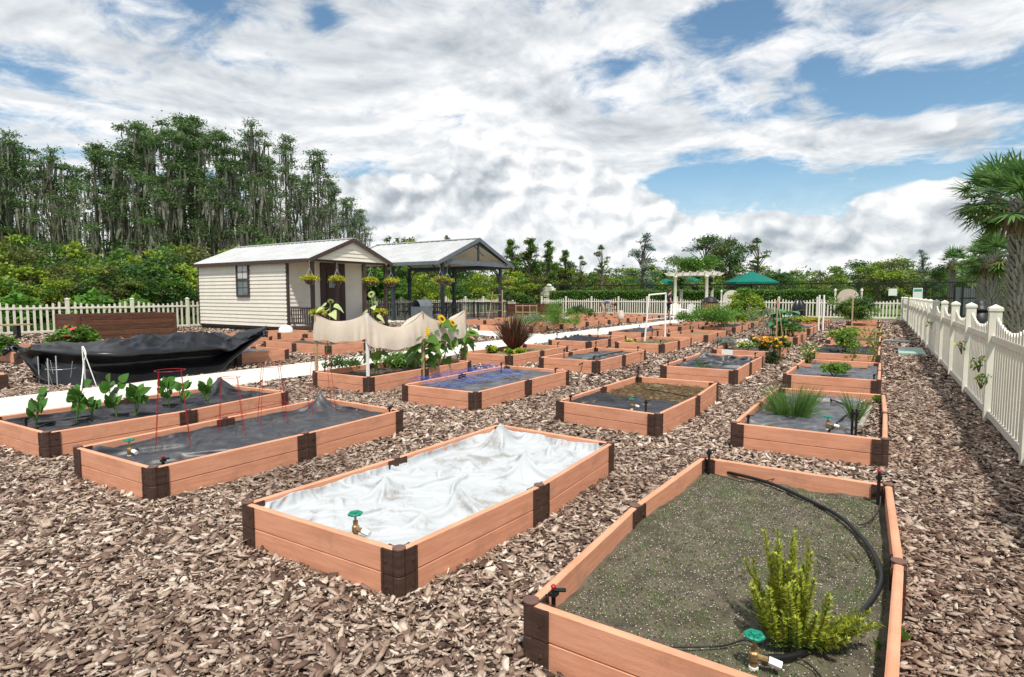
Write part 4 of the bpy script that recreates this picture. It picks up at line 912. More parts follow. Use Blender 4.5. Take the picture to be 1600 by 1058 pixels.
# far wood that reads as one mass, out to the horizon
def far_wood():
    g=np.random.default_rng(5); mb=MB(); P=[]
    for q in range(1500):
        a=g.uniform(-1.35,1.35); d=g.uniform(100,150); lat=math.tan(a)*d if abs(a)<1.1 else math.tan(1.1)*d*np.sign(a); h=g.uniform(3.5,6.3)
        x,y=lat*cY-d*sY,lat*sY+d*cY; s=g.uniform(1.5,3); P.append(np.array([x,y,0])+np.array([0,0,h*.5])+g.normal(size=(26,3))*np.array([s*.6,s*.6,h*.27]))
    P=np.concatenate(P); P[:,2]=np.abs(P[:,2]); leaf_cloud(mb,P,1.0,.6,gen=g)
    tag(mb.build('far_wood',['leaf_mid']),'distant mass of green woodland along the horizon','wood',kind='stuff')
far_wood()
# hedge behind the back fence
def hedge():
    g=np.random.default_rng(9); mb=MB(); n=30000; X=g.uniform(-27,-2.0,n); T=g.uniform(0,1,n); Y=np.where(T<.5,48.3+g.normal(0,.05,n),g.uniform(48.3,49.8,n)); Z=np.where(T<.5,g.uniform(.1,1.9,n),1.9+g.normal(0,.05,n)+.05*np.sin(X*2))
    leaf_cloud(mb,np.stack([X,Y,Z],1),.15,.09,gen=g)
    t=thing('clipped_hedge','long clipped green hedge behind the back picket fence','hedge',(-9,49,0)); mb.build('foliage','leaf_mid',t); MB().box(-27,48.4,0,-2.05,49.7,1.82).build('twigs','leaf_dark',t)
hedge()
def mesh_fence(a,b,h,label,step=3.1,top=.0):
    a=Vector((*a,0)); b=Vector((*b,0)); t=thing('wire_mesh_fence',label,'fence',a,'black wire fences beyond the hedge'); L=(b-a).length; k=max(1,round(L/step))
    for i in range(k+1): q=a.lerp(b,i/k); MB().cyl(q,q+Vector((0,0,h+.05)),.045,n=6).build('post','blackm',t)
    for z in (h,h*.55,.1): MB().slab(a,b,.06,z-.045,z+.045).build('rail','blackm',t)
    m=MB(); n=int(L/.13)
    for i in range(n): q=a.lerp(b,(i+.5)/n); m.box(q.x-.010,q.y-.010,.1,q.x+.010,q.y+.010,h)
    m.build('mesh','blackm',t)
mesh_fence((-30,51.5),(-2.0,51.5),2.5,'black wire mesh fence behind the hedge, below the tree line')
mesh_fence((-1.9,51.5),(6.5,51.5),2.5,'black gate section of the mesh fence with two white notices',1.9)
for px0,y0,px1,y1,l,g_ in ((1388,451,1402,462,'small white notice on the black gate',0),(1426,450,1442,468,'larger white notice with a green heading on the black gate',1)):
    a=GY(px0,y1,51.3); b=GY(px1,y0,51.3); s=thing('notice',l,'sign',(a.x,51.3,a.z)); MB().box(a.x,51.28,a.z,b.x,51.32,b.z).build('board','sign',s)
    if g_: MB().box(a.x+.05,51.27,b.z-.25,b.x-.05,51.279,b.z-.08).build('heading','signg',s)
def screen_fence():
    a=AT(1491,38); b=AT(1552,74); t=thing('screen_fence','charcoal fabric screened fence beyond the palms','fence',a); MB().slab(a,b,.04,.1,2.12).build('screen','screen',t)
    for i in range(9): q=a.lerp(b,i/8); MB().cyl(q,q+Vector((0,0,2.3)),.05,n=8).build('post','blackm',t)
screen_fence()
# palms at right
for i,(px,dep,Ht_,tr,fr,nf,rad,l) in enumerate(((1594,14.0,3.75,.20,.95,34,1,'nearest palm at the right edge with shaggy grey leaf bases on its trunk'),(1546,27.5,6.1,.17,1.55,46,1,'tall palm with the widest dark green crown left of the nearest palm'),(1549,24.5,3.15,.23,1.0,26,1,'stout palm with olive fronds and patterned trunk behind the litter bin'),(1536,36,3.9,.24,1.2,20,1,'palm half hidden behind the stout olive palm'))):
    p=palm_proto(60+i,Ht_,tr,fr,nf); p.location=AT(px,dep); tag(p,l,'palm tree','fan palms at the right')
p=palm_proto(70,4.2,.16,1.0,22,dead=4); p.location=AT(1486,46); tag(p,'small slim palm farthest left of the palms','palm tree','fan palms at the right')
p=palm_proto(71,3.4,.16,1.5,20,dead=0,boots=False); p.location=AT(1517,52); tag(p,'dark low palm between the slim palm and the stout palm','palm tree','fan palms at the right')
put(round2,1408+52,60,440,7.3,label='low clipped looking bush before the slim palm',sx=.8,cat='shrub')
put(sh[3],1575,30,455,4.2,label='light green bush on the grass slope between palms',sx=1.1,cat='shrub'); put(sh[2],1608,24,452,4.2,label='dark green bush by the nearest palm base',sx=1.3,cat='shrub'); put(sh[0],1600,38,420,4.2,label='green bush filling the gap behind the nearest palm',sx=1.2,cat='shrub')
def grass_slope():
    mb=MB(); a=AT(1500,17); mb.grid(lambda u,v:(lambda p:Vector((p.x,p.y,.02+.85*max(0,min(1,(u-.12)/.5))**1.3*min(1,v*3,(1-v)*4))))(Vector((1.35+u*14,9+v*30,0))),20,24)
    tag(mb.build('grass_slope','grass',smooth=True),kind='structure')
    g=np.random.default_rng(3); n=26000; X=g.uniform(1.4,9,n); Y=g.uniform(8,34,n); u=(X-1.35)/14; v=(Y-9)/30; Z=.02+.85*np.clip((u-.12)/.5,0,1)**1.3*np.clip(np.minimum(v*3,(1-v)*4),0,1)
    d=g.normal(0,.3,(n,3)); d[:,2]=1; Lh=g.uniform(.08,.26,(n,1)); P=np.stack([X,Y,Z],1); s=g.normal(size=(n,3))*.012; s[:,2]=0
    mb=MB(); mb.arr(np.stack([P-s,P+s,P+d*Lh],1),None); tag(mb.build('long_grass','grass_green'),'rough green grass beyond the right fence','grass',kind='stuff')
    n=26000; X=g.uniform(-31.5,-29.1,n); Y=g.uniform(3,30,n); P=np.stack([X,Y,X*0],1); d=g.normal(0,.3,(n,3)); d[:,2]=1; Lh=g.uniform(.1,.5,(n,1)); s=g.normal(size=(n,3))*.02; s[:,2]=0
    mb=MB(); mb.arr(np.stack([P-s,P+s,P+d*Lh],1),None); tag(mb.build('long_grass','grass_green'),'rough green grass behind the left fence','grass',kind='stuff')
grass_slope()

# ------------------------------------------------------------ things in and on the beds
def uv(key,px,py,z=.25):
    nd=BED[key]; p=G(px,py,z); o=nd[0]; ex=nd[1]-nd[0]; ey=nd[4]-nd[0]; ex=Vector((ex.x,ex.y)); ey=Vector((ey.x,ey.y)); q=Vector((p.x-o.x,p.y-o.y))
    det=ex.x*ey.y-ex.y*ey.x; return ((q.x*ey.y-q.y*ey.x)/det,(ex.x*q.y-ex.y*q.x)/det)
def BP(key,u,v,z=.2):
    nd=BED[key] if len(BED[key])==6 else None; return bilin(nd,u,v,z,.06)
def ridged(x,y,s=0): return (1-abs(noise.noise(Vector((x,y,s)))))**5
def drape(P,rest_x,rest_y,fixed,floor,steps=150,it=3,grav=.00032,bend=.12,factor=.93,seed=0,noise_amp=.012):
    # small position based cloth solver: P (nv,nu,3), rest lengths, fixed mask, floor heights for each vertex
    g=np.random.default_rng(seed); nv,nu,_=P.shape; P=P.copy(); 
    y_,x_=np.mgrid[0:nv,0:nu]; nz=np.zeros((nv,nu))
    for k in range(14):
        fx,fy=g.normal(0,.16,2); nz+=np.sin(x_*fx+y_*fy+g.uniform(0,6.28))*g.uniform(.3,1)
    P[...,2]+=nz*noise_amp*.12*(~fixed); Q=P.copy(); w=(~fixed).astype(float)[...,None]; dg=math.hypot(rest_x,rest_y)
    def con(A,B,wa,wb,L,k):
        d=B-A; l=np.sqrt((d*d).sum(-1,keepdims=True))+1e-9; ws=wa+wb+1e-9; c=d*((l-L)/l/ws*k); A+=c*wa; B-=c*wb
    def conx(A,B,wa,wb,L,k):                     # only pushes apart: resists sharp bending
        d=B-A; l=np.sqrt((d*d).sum(-1,keepdims=True))+1e-9; ws=wa+wb+1e-9; c=d*(np.minimum(l-L,0)/l/ws*k); A+=c*wa; B-=c*wb
    for s_ in range(steps):
        v=(P-Q)*factor; Q=P.copy(); P=P+v*w; P[...,2]-=grav*w[...,0]
        for _ in range(it):
            for o in (0,1):
                n=(nu-o)//2*2; con(P[:,o:o+n:2],P[:,o+1:o+n:2],w[:,o:o+n:2],w[:,o+1:o+n:2],rest_x,1)
                n=(nv-o)//2*2; con(P[o:o+n:2],P[o+1:o+n:2],w[o:o+n:2],w[o+1:o+n:2],rest_y,1)
            for o in (0,1):
                m=(nv-o)//2*2
                con(P[o:o+m:2,:-1],P[o+1:o+m:2,1:],w[o:o+m:2,:-1],w[o+1:o+m:2,1:],dg,.35) if False else None
            for dx in (1,-1):
                A=P[:-1,:-1] if dx==1 else P[:-1,1:]; B=P[1:,1:] if dx==1 else P[1:,:-1]; wa=w[:-1,:-1] if dx==1 else w[:-1,1:]; wb=w[1:,1:] if dx==1 else w[1:,:-1]
                d=B-A; l=np.sqrt((d*d).sum(-1,keepdims=True))+1e-9; c=d*((l-dg)/l*.12); A+=c*wa; B-=c*wb
            d=P[:,2:]-P[:,:-2]; l=np.sqrt((d*d).sum(-1,keepdims=True))+1e-9; c=d*(np.minimum(l-2*rest_x,0)/l*bend); P[:,:-2]+=c*w[:,:-2]; P[:,2:]-=c*w[:,2:]
            d=P[2:]-P[:-2]; l=np.sqrt((d*d).sum(-1,keepdims=True))+1e-9; c=d*(np.minimum(l-2*rest_y,0)/l*bend); P[:-2]+=c*w[:-2]; P[2:]-=c*w[2:]
        lo=P[...,2]<floor
        P[...,2]=np.where(lo,floor,P[...,2]); Q[...,:2]=np.where(lo[...,None],P[...,:2]*.6+Q[...,:2]*.4,Q[...,:2])
    return P
def grid_mesh(name,P,m,th=.003,sub=1):
    nv,nu,_=P.shape; mb=MB(); mb.v=[tuple(p) for p in P.reshape(-1,3).tolist()]; mb.f=[(j*nu+i,j*nu+i+1,(j+1)*nu+i+1,(j+1)*nu+i) for j in range(nv-1) for i in range(nu-1)]; mb.m=[0]*len(mb.f)
    o=mb.build(name,m,smooth=True)
    if sub: q=o.modifiers.new('smooth','SUBSURF'); q.levels=sub; q.render_levels=sub
    o.modifiers.new('thickness','SOLIDIFY').thickness=th; return o
def draped(key,label,m,nu=52,nv=112,z=.2,exc=.06,edge=.05,props=(),u0=0,u1=1,v0=0,v1=1,seed=0,name='weed_fabric',cat='weed fabric',free=(),amp=.02,bend=.12,fl=.012,noise_amp=.012,fold=.045,fs=1.0):
    P=np.zeros((nv,nu,3)); F_=np.zeros((nv,nu)); fixed=np.zeros((nv,nu),bool)
    for j in range(nv):
        for i in range(nu):
            u=u0+(u1-u0)*i/(nu-1); v=v0+(v1-v0)*j/(nv-1); p=bilin(BED[key],u,v,0,.055)
            F_[j,i]=z+fb(p.x*2.5,p.y*2.5,seed)*fl; P[j,i]=(p.x,p.y,F_[j,i]+amp)
            x,y=p.x*fs,p.y*fs; wx=fb(x*.9,y*.9,seed)*.6
            P[j,i,2]+=fold*(ridged(x*2.3-y*1.3+wx,y*.5+x*.3,seed)**1.5+.8*ridged(x*.5+y*2.6,x*.6-y*.3+wx,seed+8)**1.5+.5*ridged(x*4.5-y*3+wx,y*1.4+x,seed+11)**1.5)
            e=(i==0 and 'l' not in free) or (i==nu-1 and 'r' not in free) or (j==0 and 'n' not in free) or (j==nv-1 and 'f' not in free)
            if e: fixed[j,i]=True; P[j,i,2]=z+edge*(1+.35*fb(p.x*4,p.y*4,seed+5))
    rx=np.linalg.norm(P[nv//2,1,:2]-P[nv//2,0,:2])*(1+exc); ry=np.linalg.norm(P[1,nu//2,:2]-P[0,nu//2,:2])*(1+exc)
    for (pu,pv,ph) in props:
        i=int(round((pu-u0)/(u1-u0)*(nu-1))); j=int(round((pv-v0)/(v1-v0)*(nv-1)))
        if 2<=i<nu-2 and 2<=j<nv-2:
            for a_,b_ in ((0,0),(0,1),(1,0),(1,1)): fixed[j+a_,i+b_]=True; P[j+a_,i+b_,2]=z+ph
    P=drape(P,rx,ry,fixed,F_,seed=seed+1,bend=bend,noise_amp=noise_amp)
    return tag(grid_mesh(name,P,m),label,cat)
def fabric(key,label,m='fabric',u0=.0,u1=1,v0=0,v1=1,z=.2,amp=.05,seed=0,sc=3,nu=70,nv=110,ragged=.04,peaks=(),edge=.05,aniso=(1,1),cat='weed fabric'):
    def fn(a,b):
        u=u0+(u1-u0)*a; v=v0+(v1-v0)*b
        p=bilin(BED[key],u,v,0,.056)
        x,y=p.x*sc*aniso[0]+seed,p.y*sc*aniso[1]
        wx=fb(x*.6,y*.6,seed)*1.2
        h=amp*(ridged(x+wx,y*.8,seed)**1.6*1.1+.8*ridged(x*2.3+4,y*1.2+wx,seed+3)**1.6+.38*ridged(x*4.2+wx*2,y*2.6,seed+6)**2+.12*ridged(x*9,y*7,seed+7)**2+.12*fb(x*3,y*3,seed+9))
        e=min(u,1-u)*1.3; e2=min(v,1-v)*2.6; k=min(e,e2)
        if k<.06: h+=edge*(1-k/.06)**2
        for (pu,pv,ph,pr,nf) in peaks:
            dx,dy=(u-pu)*1.3,(v-pv)*2.7; d=math.hypot(dx,dy); th=math.atan2(dy,dx); f=ph*math.exp(-d/pr)
            f*=1+.55*(math.sin(th*nf+pu*9+d*3)*.6+.4*math.sin(th*(nf+4)+1))*min(1,d/pr*1.2)*math.exp(-d/(pr*2)); h+=f
        # ragged free edges
        if (a in (0,1) and 0<u0+(a*(u1-u0))<1) or (b in (0,1) and 0<v0+b*(v1-v0)<1): p.x+=fb(x*2,y*2,9)*ragged*2; p.y+=fb(x*2,y*2,19)*ragged*3; h*=.3
        p.z=z+h; return p
    o=MB().grid(fn,nu,nv).build('weed_fabric' if 'fabric' in m else 'cloth_cover',m,smooth=True); tag(o,label,cat); 
    md=o.modifiers.new('thickness','SOLIDIFY'); md.thickness=.003; return o
# white cloth of bed W
pk=[]
for px,py,z,h,r_,nf in ((783,668,.33,.20,.10,6),(827,702,.36,.17,.20,8),(719.5,757,.36,.17,.17,7),(600,737,.33,.13,.20,6),(690,715,.3,.05,.15,5),(655,790,.3,.06,.12,6),(520,760,.3,.05,.14,5),(900,690,.3,.06,.1,6),(850,740,.3,.05,.1,5),(470,790,.3,.05,.1,6)):
    a,b=uv('W',px,py,z); pk.append((a,b,h,r_,nf))
draped('W','thin white row cover cloth rumpled into peaks over the raised bed','cloth',84,176,z=.180,exc=.15,edge=.07,fold=.17,fs=1.15,props=[(a,b,h*1.05) for a,b,h,_,_ in pk]+[(.3,.35,.05),(.75,.3,.06),(.35,.62,.06),(.62,.9,.06),(.15,.5,.05)],seed=2,name='row_cover',cat='row cover',amp=.02,fl=.02)
draped('L2','charcoal weed fabric lining the bed of red tomato cages','fabric',z=.18,exc=.08,edge=.04,props=[(.06,.95,.20),(.05,.03,.10)],seed=3,fl=.012,fold=.09,fs=1.3)
draped('L1','dark weed fabric around the round leaved bean plants','fabricd',z=.18,exc=.11,edge=.05,props=[(.12,.92,.24),(.5,.78,.06)],seed=4,fl=.02,fold=.12,fs=1.3)
draped('R','wrinkled grey weed fabric with holes for chives and onions','fabric2',44,96,z=.185,exc=.10,edge=.04,u0=.01,u1=.8,v0=.0,v1=.96,seed=5,free=('r',),fl=.015,fold=.12,fs=1.5)
draped('B','black weed fabric folded back over the near left half of the straw bed','fabricd',50,54,z=.195,exc=.05,edge=.04,v0=0,v1=.46,props=[(.2,.33,.07),(.5,.37,.06)],seed=6,free=('f',),fl=.015,fold=.06)
draped('c1a','grey weed fabric under the parsley clump','fabric2',44,72,z=.19,exc=.04,edge=.03,seed=10)
fabric('c1b','crumpled black weed fabric behind the parsley bed','fabricd',z=.20,amp=.045,seed=6.4,sc=2,nv=60,nu=40)
draped('c2a','torn charcoal weed fabric in waves around a single grass tuft','fabric',44,72,z=.185,exc=.18,edge=.03,v0=.12,props=[(.08,.94,.16),(.4,.5,.09)],seed=7,free=('n',),fl=.02,fold=.2,fs=1.4)
draped('c3a','grey weed fabric partly under blue netting','fabric2',44,80,z=.185,exc=.05,edge=.04,seed=8)
draped('c3b','smooth grey weed fabric in the bed with the curved hose','fabric2',40,72,z=.185,exc=.04,edge=.03,u0=.12,seed=9,free=('l',))
fabric('c4c','crumpled black weed fabric scraps behind the bronze flax','fabricd',z=.19,amp=.07,seed=1.7,sc=2.2,nv=60,nu=40,v0=.1,v1=.8)
def flat_fab(x0,y0,x1,y1,label,m='fabric',amp=.1,seed=1):
    o=MB().grid(lambda u,v:Vector((x0+(x1-x0)*u,y0+(y1-y0)*v,.20+amp*(ridged((x0+(x1-x0)*u)*3,(y0+(y1-y0)*v)*3,seed)+.5*ridged(u*9,v*9,seed)))),34,28).build('weed_fabric',m,smooth=True); tag(o,label,'weed fabric')
flat_fab(-15.0,7.65,-12.4,8.85,'pale grey weed fabric in the bed at the tail of the black sheet','fabric2',.03)
flat_fab(-14.9,12.8,-12.4,14.0,'heap of dark fabric in the bed seen under the beige cloth','fabricd',.16,4)
flat_fab(-6.2,25.1,-5.3,27.6,'black fabric in the fennel bed','fabricd',.1,6)
flat_fab(-3.8,25.7,-2.6,28.2,'dark fabric in the bed behind the canna','fabric',.08,7)
flat_fab(-8.3,19.8,-7.3,22.2,'dark fabric scraps in the second bed behind the flax','fabric',.1,8)
flat_fab(-12.9,20.8,-15,22.0,'brown black fabric in the first bed across the cross path','fabricd',.06,9)

def hose(pts,r,label,m='black',name='hose',z=None):
    o=MB().tube(spline(pts,8),r,8).build(name,m,smooth=True); return tag(o,label,'hose')
def spline(P,k=6):
    P=[Vector(p) for p in P]; out=[]
    for i in range(len(P)-1):
        a=P[max(0,i-1)]; b=P[i]; c=P[i+1]; d=P[min(len(P)-1,i+2)]
        for j in range(k):
            t=j/k; out.append(.5*((2*b)+(c-a)*t+(2*a-5*b+4*c-d)*t*t+(3*b-a-3*c+d)*t**3))
    out.append(P[-1]); return out
hose([G(x,y,z) for x,y,z in ((1137,738,.19),(1200,754,.20),(1260,780,.20),(1310,806,.20),(1345,838,.2),(1369,872,.2),(1378,902,.2),(1368,930,.2),(1335,968,.2),(1290,1000,.2),(1240,1024,.2),(1196,1028,.21))],.0125,'thick black hose curved round the right side of the rosemary bed')
hose([G(x,y,.185) for x,y in ((1025,1010),(1080,1011),(1130,1009),(1165,1000),(1185,1010))],.0035,'thin black drip line left of the nearest tap in the rosemary bed')
hose([G(x,y,.19) for x,y in ((1100,735),(1130,745),(1160,753),(1190,752))]+[G(1210,748,.2)],.003,'thin drip line at the far left corner of the rosemary bed')
hose([G(1376,775,.3),G(1372,800,.22),G(1355,817,.19),G(1342,820,.19)],.004,'thin drip line hanging from the red tipped stake of the rosemary bed')
hose([G(1226,1022,.2),G(1260,1035,.185),G(1285,1060,.18)],.003,'thin drip line under the rosemary bush')
hose([G(x,y,.22) for x,y in ((1262,619),(1290,622),(1320,633),(1330,642),(1318,652),(1300,668),(1296,672))],.012,'black hose loop on the grey fabric beside the onions')
hose([G(x,y,.22) for x,y in ((905,570),(925,560),(950,553),(985,548),(1003,553))],.014,'black hose curved across the bed before the white pipe frame')
hose([BP('L1',.75,.1,.22),BP('L1',.5,.25,.25),BP('L1',.4,.12,.22),BP('L1',.6,.02,.22)],.009,'black looped tubing at the near end of the bean bed')
hose([BP('B',.3,.72,.21),BP('B',.6,.66,.22),BP('B',.9,.6,.21)],.007,'black drip pipe lying on the dry straw soil')

def tap(px,py,z,s,label,lean=(0,0),hd=.11):
    p=G(px,py,z); t=thing('garden_tap',label,'tap',p,'green handled garden taps')
    a=Vector(lean); top=p+Vector((a.x,a.y,hd))*s*10*.1
    m=MB(); m.lathe(p,[(.012*s,-.05),(.012*s,.03*s),(.017*s,.035*s),(.017*s,.06*s),(.011*s,.065*s),(.012*s,.085*s),(.006*s,.088*s),(.004*s,.115*s)],10)
    m.cyl(p+Vector((0,0,.048*s)),p+Vector((.045*s,0,.048*s)),.011*s,n=8); m.build('body','brass',t,smooth=False)
    MB().cyl(p+Vector((.046*s,0,.048*s)),p+Vector((.085*s,.005,.04*s)),.014*s,n=8).build('connector','pvc',t)
    MB().cyl(p+Vector((0,0,-.06)),p+Vector((0,0,.012*s)),.016*s,n=8).build('riser','pvc',t)
    m=MB(); c=p+Vector((0,0,.118*s)); m.tube([c+Vector((math.cos(a)*.027*s*(1+.08*math.cos(a*6)),math.sin(a)*.027*s*(1+.08*math.cos(a*6)),0)) for a in [i*PI/12 for i in range(24)]],.006*s,6,closed=True)
    for i in range(3): a=i*PI/3; m.cyl(c-Vector((math.cos(a),math.sin(a),0))*.026*s,c+Vector((math.cos(a),math.sin(a),0))*.026*s,.004*s,n=6)
    m.lathe(c,[(.009*s,-.008*s),(.009*s,.008*s)],8); m.build('handle','gvalve',t)
    return t
tap(1177,1046,.17,1.15,'green handled tap at the near edge of the rosemary bed'); tap(556,842,.215,1.25,'green handled tap poking through the white row cover')
tap(203,714,.17,1.3,'green handled tap at the left end of the red cage bed'); tap(1293,672,.2,1.2,'small brass tap beside the onions on grey fabric'); tap(987,640,.2,1.1,'tap half hidden by black fabric in the straw soil bed')

def stake(p,h,label,red=False,r=.011,arm=True):
    t=thing('drip_stake',label,'stake',p,'black drip stakes in the bed corners'); m=MB(); p=Vector(p)
    m.cyl(p,p+Vector((0,0,h)),r,n=6); 
    if arm: m.cyl(p+Vector((0,0,h*.96)),p+Vector((.05,.02,h*.99)),r*.8,n=6); m.box(p.x-.018,p.y-.018,p.z+h*.8,p.x+.018,p.y+.018,p.z+h*.9)
    m.build('riser','black',t)
    if red: MB().lathe(p+Vector((0,0,h)),[(.010,0),(.013,.012),(.004,.02)],8).build('tip','red',t)
for k,u,v,h,red,l in (('A',.03,.985,.20,0,'black drip stake at the far left corner of the rosemary bed'),('A',.975,.965,.22,1,'red tipped drip stake at the far right corner of the rosemary bed'),('A',.03,.02,.15,1,'red tipped drip stake at the near left corner of the rosemary bed'),
   ('R',.83,.13,.30,0,'pair leaning black stake in the onion pot'),('R',.80,.16,.28,0,'second black stake beside the onion pot'),('R',.04,.1,.15,0,'black stake at near left of the chive bed'),('R',.02,.98,.16,0,'black stake at far left of the chive bed'),
   ('B',.05,.05,.17,0,'black stake at near left corner of the straw soil bed'),('B',.86,.05,.22,0,'tall black stake at near right corner of the straw soil bed'),('B',.02,.98,.24,0,'tall black stake at far left corner of the straw soil bed'),
   ('L2',.97,.03,.15,1,'red tipped stake at the near corner of the red cage bed'),('L2',.97,.97,.16,0,'black stake at the right far corner of the red cage bed'),('L1',.5,.02,.17,0,'black stake at the near end of the bean bed'),('L1',.08,.93,.25,0,'black stake under the bunched fabric of the bean bed'),
   ('c3a',.9,.95,.16,0,'black stake at far right corner of the blue net bed'),('c3a',.05,.9,.2,0,'black stake at far left corner of the blue net bed'),('c3b',.25,.15,.28,0,'tall black stake at near left of the curved hose bed'),('c3b',.92,.04,.2,0,'black stake at near corner of the curved hose bed'),('c3b',.05,.96,.28,0,'black stake at far left corner of the curved hose bed'),('c3b',.93,.96,.2,0,'black stake at far right corner of the curved hose bed'),
   ('c4b',.88,.95,.22,0,'black stake at the far corner of the bronze flax bed'),('c4c',.08,.08,.3,0,'thin stake at near left of the crumpled fabric bed'),('c4c',.35,.9,.34,0,'thin stake in the middle of the crumpled fabric bed'),('c3c',.94,.04,.2,0,'black stake at near corner of the pipe frame bed'),('c3c',.1,.93,.32,0,'black stake at far left of the pipe frame bed'),
   ('c2a',.04,.03,.2,0,'black stake at near left of the grass tuft bed'),('c2a',.93,.97,.2,0,'black stake at far right of the grass tuft bed'),('c2b',.03,.05,.3,0,'black stake left of the silver foliage'),('c1a',.97,.06,.18,0,'black stake at near right of the parsley bed'),('c1a',.02,.97,.2,0,'black stake at far left of the parsley bed'),('c4a',.06,.04,.2,0,'black stake at near left of the sunflower bed'),('c4d',.4,.6,.3,0,'black stake in the second bed behind the flax'),('c3d',.1,.9,.25,0,'black stake in the patchy green bed')):
    stake(BP(k,u,v,.17),h,l,red)

# plants
def tuft(p,n,h,spread,m,label,cat='plant',w=.006,lean=.5,curl=.4,name='grass_tuft',group=None,part='blades'):
    p=Vector(p); t=thing(name,label,cat,p,group); mb=MB()
    for i in range(n):
        a=U(0,6.28); r=spread*math.sqrt(rnd()); d=Vector((math.cos(a)*r/spread*lean+U(-.15,.15),math.sin(a)*r/spread*lean+U(-.15,.15),1)); mb.blade(p+Vector((math.cos(a)*r,math.sin(a)*r,-.01)),d,Vector((d.y,-d.x,.1)),h*U(.6,1.1),w,4,curl*U(.2,1.3),tip=w*.1)
    mb.build(part,m,t); return t
def bushlet(p,Rr,h,n,L,W,mats,label,cat='plant',name='leafy_plant',flowers=None,nf=0,fm='petal_y',fs=.03,group=None,nb=12,sq=1):
    p=Vector(p); t=thing(name,label,cat,p,group); g=np.random.default_rng(int(abs(p.x*100+p.y*10))%9999+1); bl=[]
    for i in range(nb): a=g.uniform(0,6.28); r=Rr*g.uniform(.1,.8); z=h*g.uniform(.25,.8); s=Rr*g.uniform(.25,.45); bl.append((math.cos(a)*r,math.sin(a)*r*sq,z,s,s*sq,s*.9))
    P,idx=blob_pts(g,bl,n,.3); P[:,2]=np.abs(P[:,2]); P+=np.array(p); k=idx%2==0
    mb=MB(); leaf_cloud(mb,P[~k],L,W,gen=g,up=.5); mb.mi=1; leaf_cloud(mb,P[k],L,W,gen=g,up=.5); mb.build('leaves',list(mats),t)
    m=MB()
    for i in range(6): a=g.uniform(0,6.28); m.tube([p+Vector((0,0,-.02)),p+Vector((math.cos(a)*Rr*.3,math.sin(a)*Rr*.3,h*.45)),p+Vector((math.cos(a)*Rr*.5,math.sin(a)*Rr*.5,h*.75))],[.008,.006,.003],4)
    m.build('stems','leaf_olive',t)
    if nf:
        for q,(mm) in enumerate(fm if isinstance(fm,tuple) else (fm,)):
            m=MB()
            for i in range(nf):
                c,_=blob_pts(g,bl,1,.95); c=Vector(c[0].tolist())+p; c.z=max(c.z,p.z+h*.3)+fs*.5; k=8; nrm=Vector((g.normal()*.4,g.normal()*.4-.4,1)).normalized()
                for j in range(k):
                    a=2*PI*j/k; s=nrm.orthogonal().normalized(); s2=nrm.cross(s); d=s*math.cos(a)+s2*math.sin(a)+nrm*.15; m.leafq(c,nrm,d,fs,fs*.5)
                m.build('flower',mm,t); m=MB()
    return t
def hleaf(m,p,d,n,L,W,droop=.3):
    p=Vector(p); d=Vector(d).normalized(); s=d.cross(Vector(n)); s=s.normalized() if s.length>1e-4 else d.orthogonal().normalized(); n=s.cross(d)
    pts=[(0,0,0),(.02,.28,.03),(.18,.5,.05),(.42,.5,.03),(.72,.3,-.03),(1,0,-.12),(.72,-.3,-.03),(.42,-.5,.03),(.18,-.5,.05),(.02,-.28,.03),(.4,0,-.02)]
    vs=[p+d*(a*L)+s*(b*W)+n*(c*L)+Vector((0,0,-droop*L*a*a)) for a,b,c in pts]
    m.add(vs,[(0,1,10),(1,2,10),(2,3,10),(3,4,10),(4,5,10),(5,6,10),(6,7,10),(7,8,10),(8,9,10),(9,0,10)])
# rosemary: upright needle-clad sprigs
def rosemary(p,label,n=30,h=.44,mats=('leaf_rosey','leaf_rosemary'),spread=.09,lay=6,side=Vector((1,.1,0)),nl=.034,dens=.0042):
    p=Vector(p); t=thing('rosemary_bush',label,'rosemary',p); mb=MB(); st=MB()
    for i in range(n+lay):
        if i<n:
            a=U(0,6.28); r=rnd(); d=Vector((math.cos(a)*r*.42-.06,math.sin(a)*r*.42,1)); L=h*U(.42,1.0)*(1-.35*r)*(1.12 if r<.4 else 1); b=p+Vector((math.cos(a)*spread*r,math.sin(a)*spread*r,0)); cur=Vector((0,0,U(.0,.25)))
        else:
            d=side+Vector((U(-.2,.2),U(-.5,.6),U(.1,.45))); L=h*U(.45,.8); b=p; cur=Vector((0,0,U(.3,.9)))
        d.normalize(); q=b.copy(); pts=[q.copy()]; k=int(L/dens); 
        for j in range(k):
            d=(d+cur*(1/k)+Vector((U(-.02,.02),U(-.02,.02),0))).normalized(); q=q+d*(L/k)
            if j%12==0: pts.append(q.copy())
            f=j/k
            if f<.08: continue
            for s_ in range(3 if h<1 else 2):
                a=U(0,6.28); o=d.orthogonal().normalized(); o2=d.cross(o); rd=(o*math.cos(a)+o2*math.sin(a)); nd=(rd+d*U(.5,1.1)).normalized(); ln=nl*(1.1-.55*f**3)*U(.7,1.1); w=.0048 if h<1 else .02; sd=nd.cross(rd).normalized()*w/2
                mb.mi=1 if (f<.25 or rnd()<.15) else 0
                mb.add([q-sd,q+sd,q+nd*ln*.6+sd,q+nd*ln,q+nd*ln*.6-sd],[(0,1,2,3,4)])
        pts.append(q); st.tube(pts,.0022,4)
    mb.build('needles',list(mats),t); st.build('stems','bark',t); return t
rosemary(G(1232,1002,.17),'yellow green rosemary bush at the right of the nearest bed',n=66,h=.45,lay=18,spread=.10)
tuft(G(1350,880,.17),60,.10,.10,'leaf_olive','dry olive weed sprawled behind the rosemary bush','weed',w=.004,lean=1.6,curl=1)
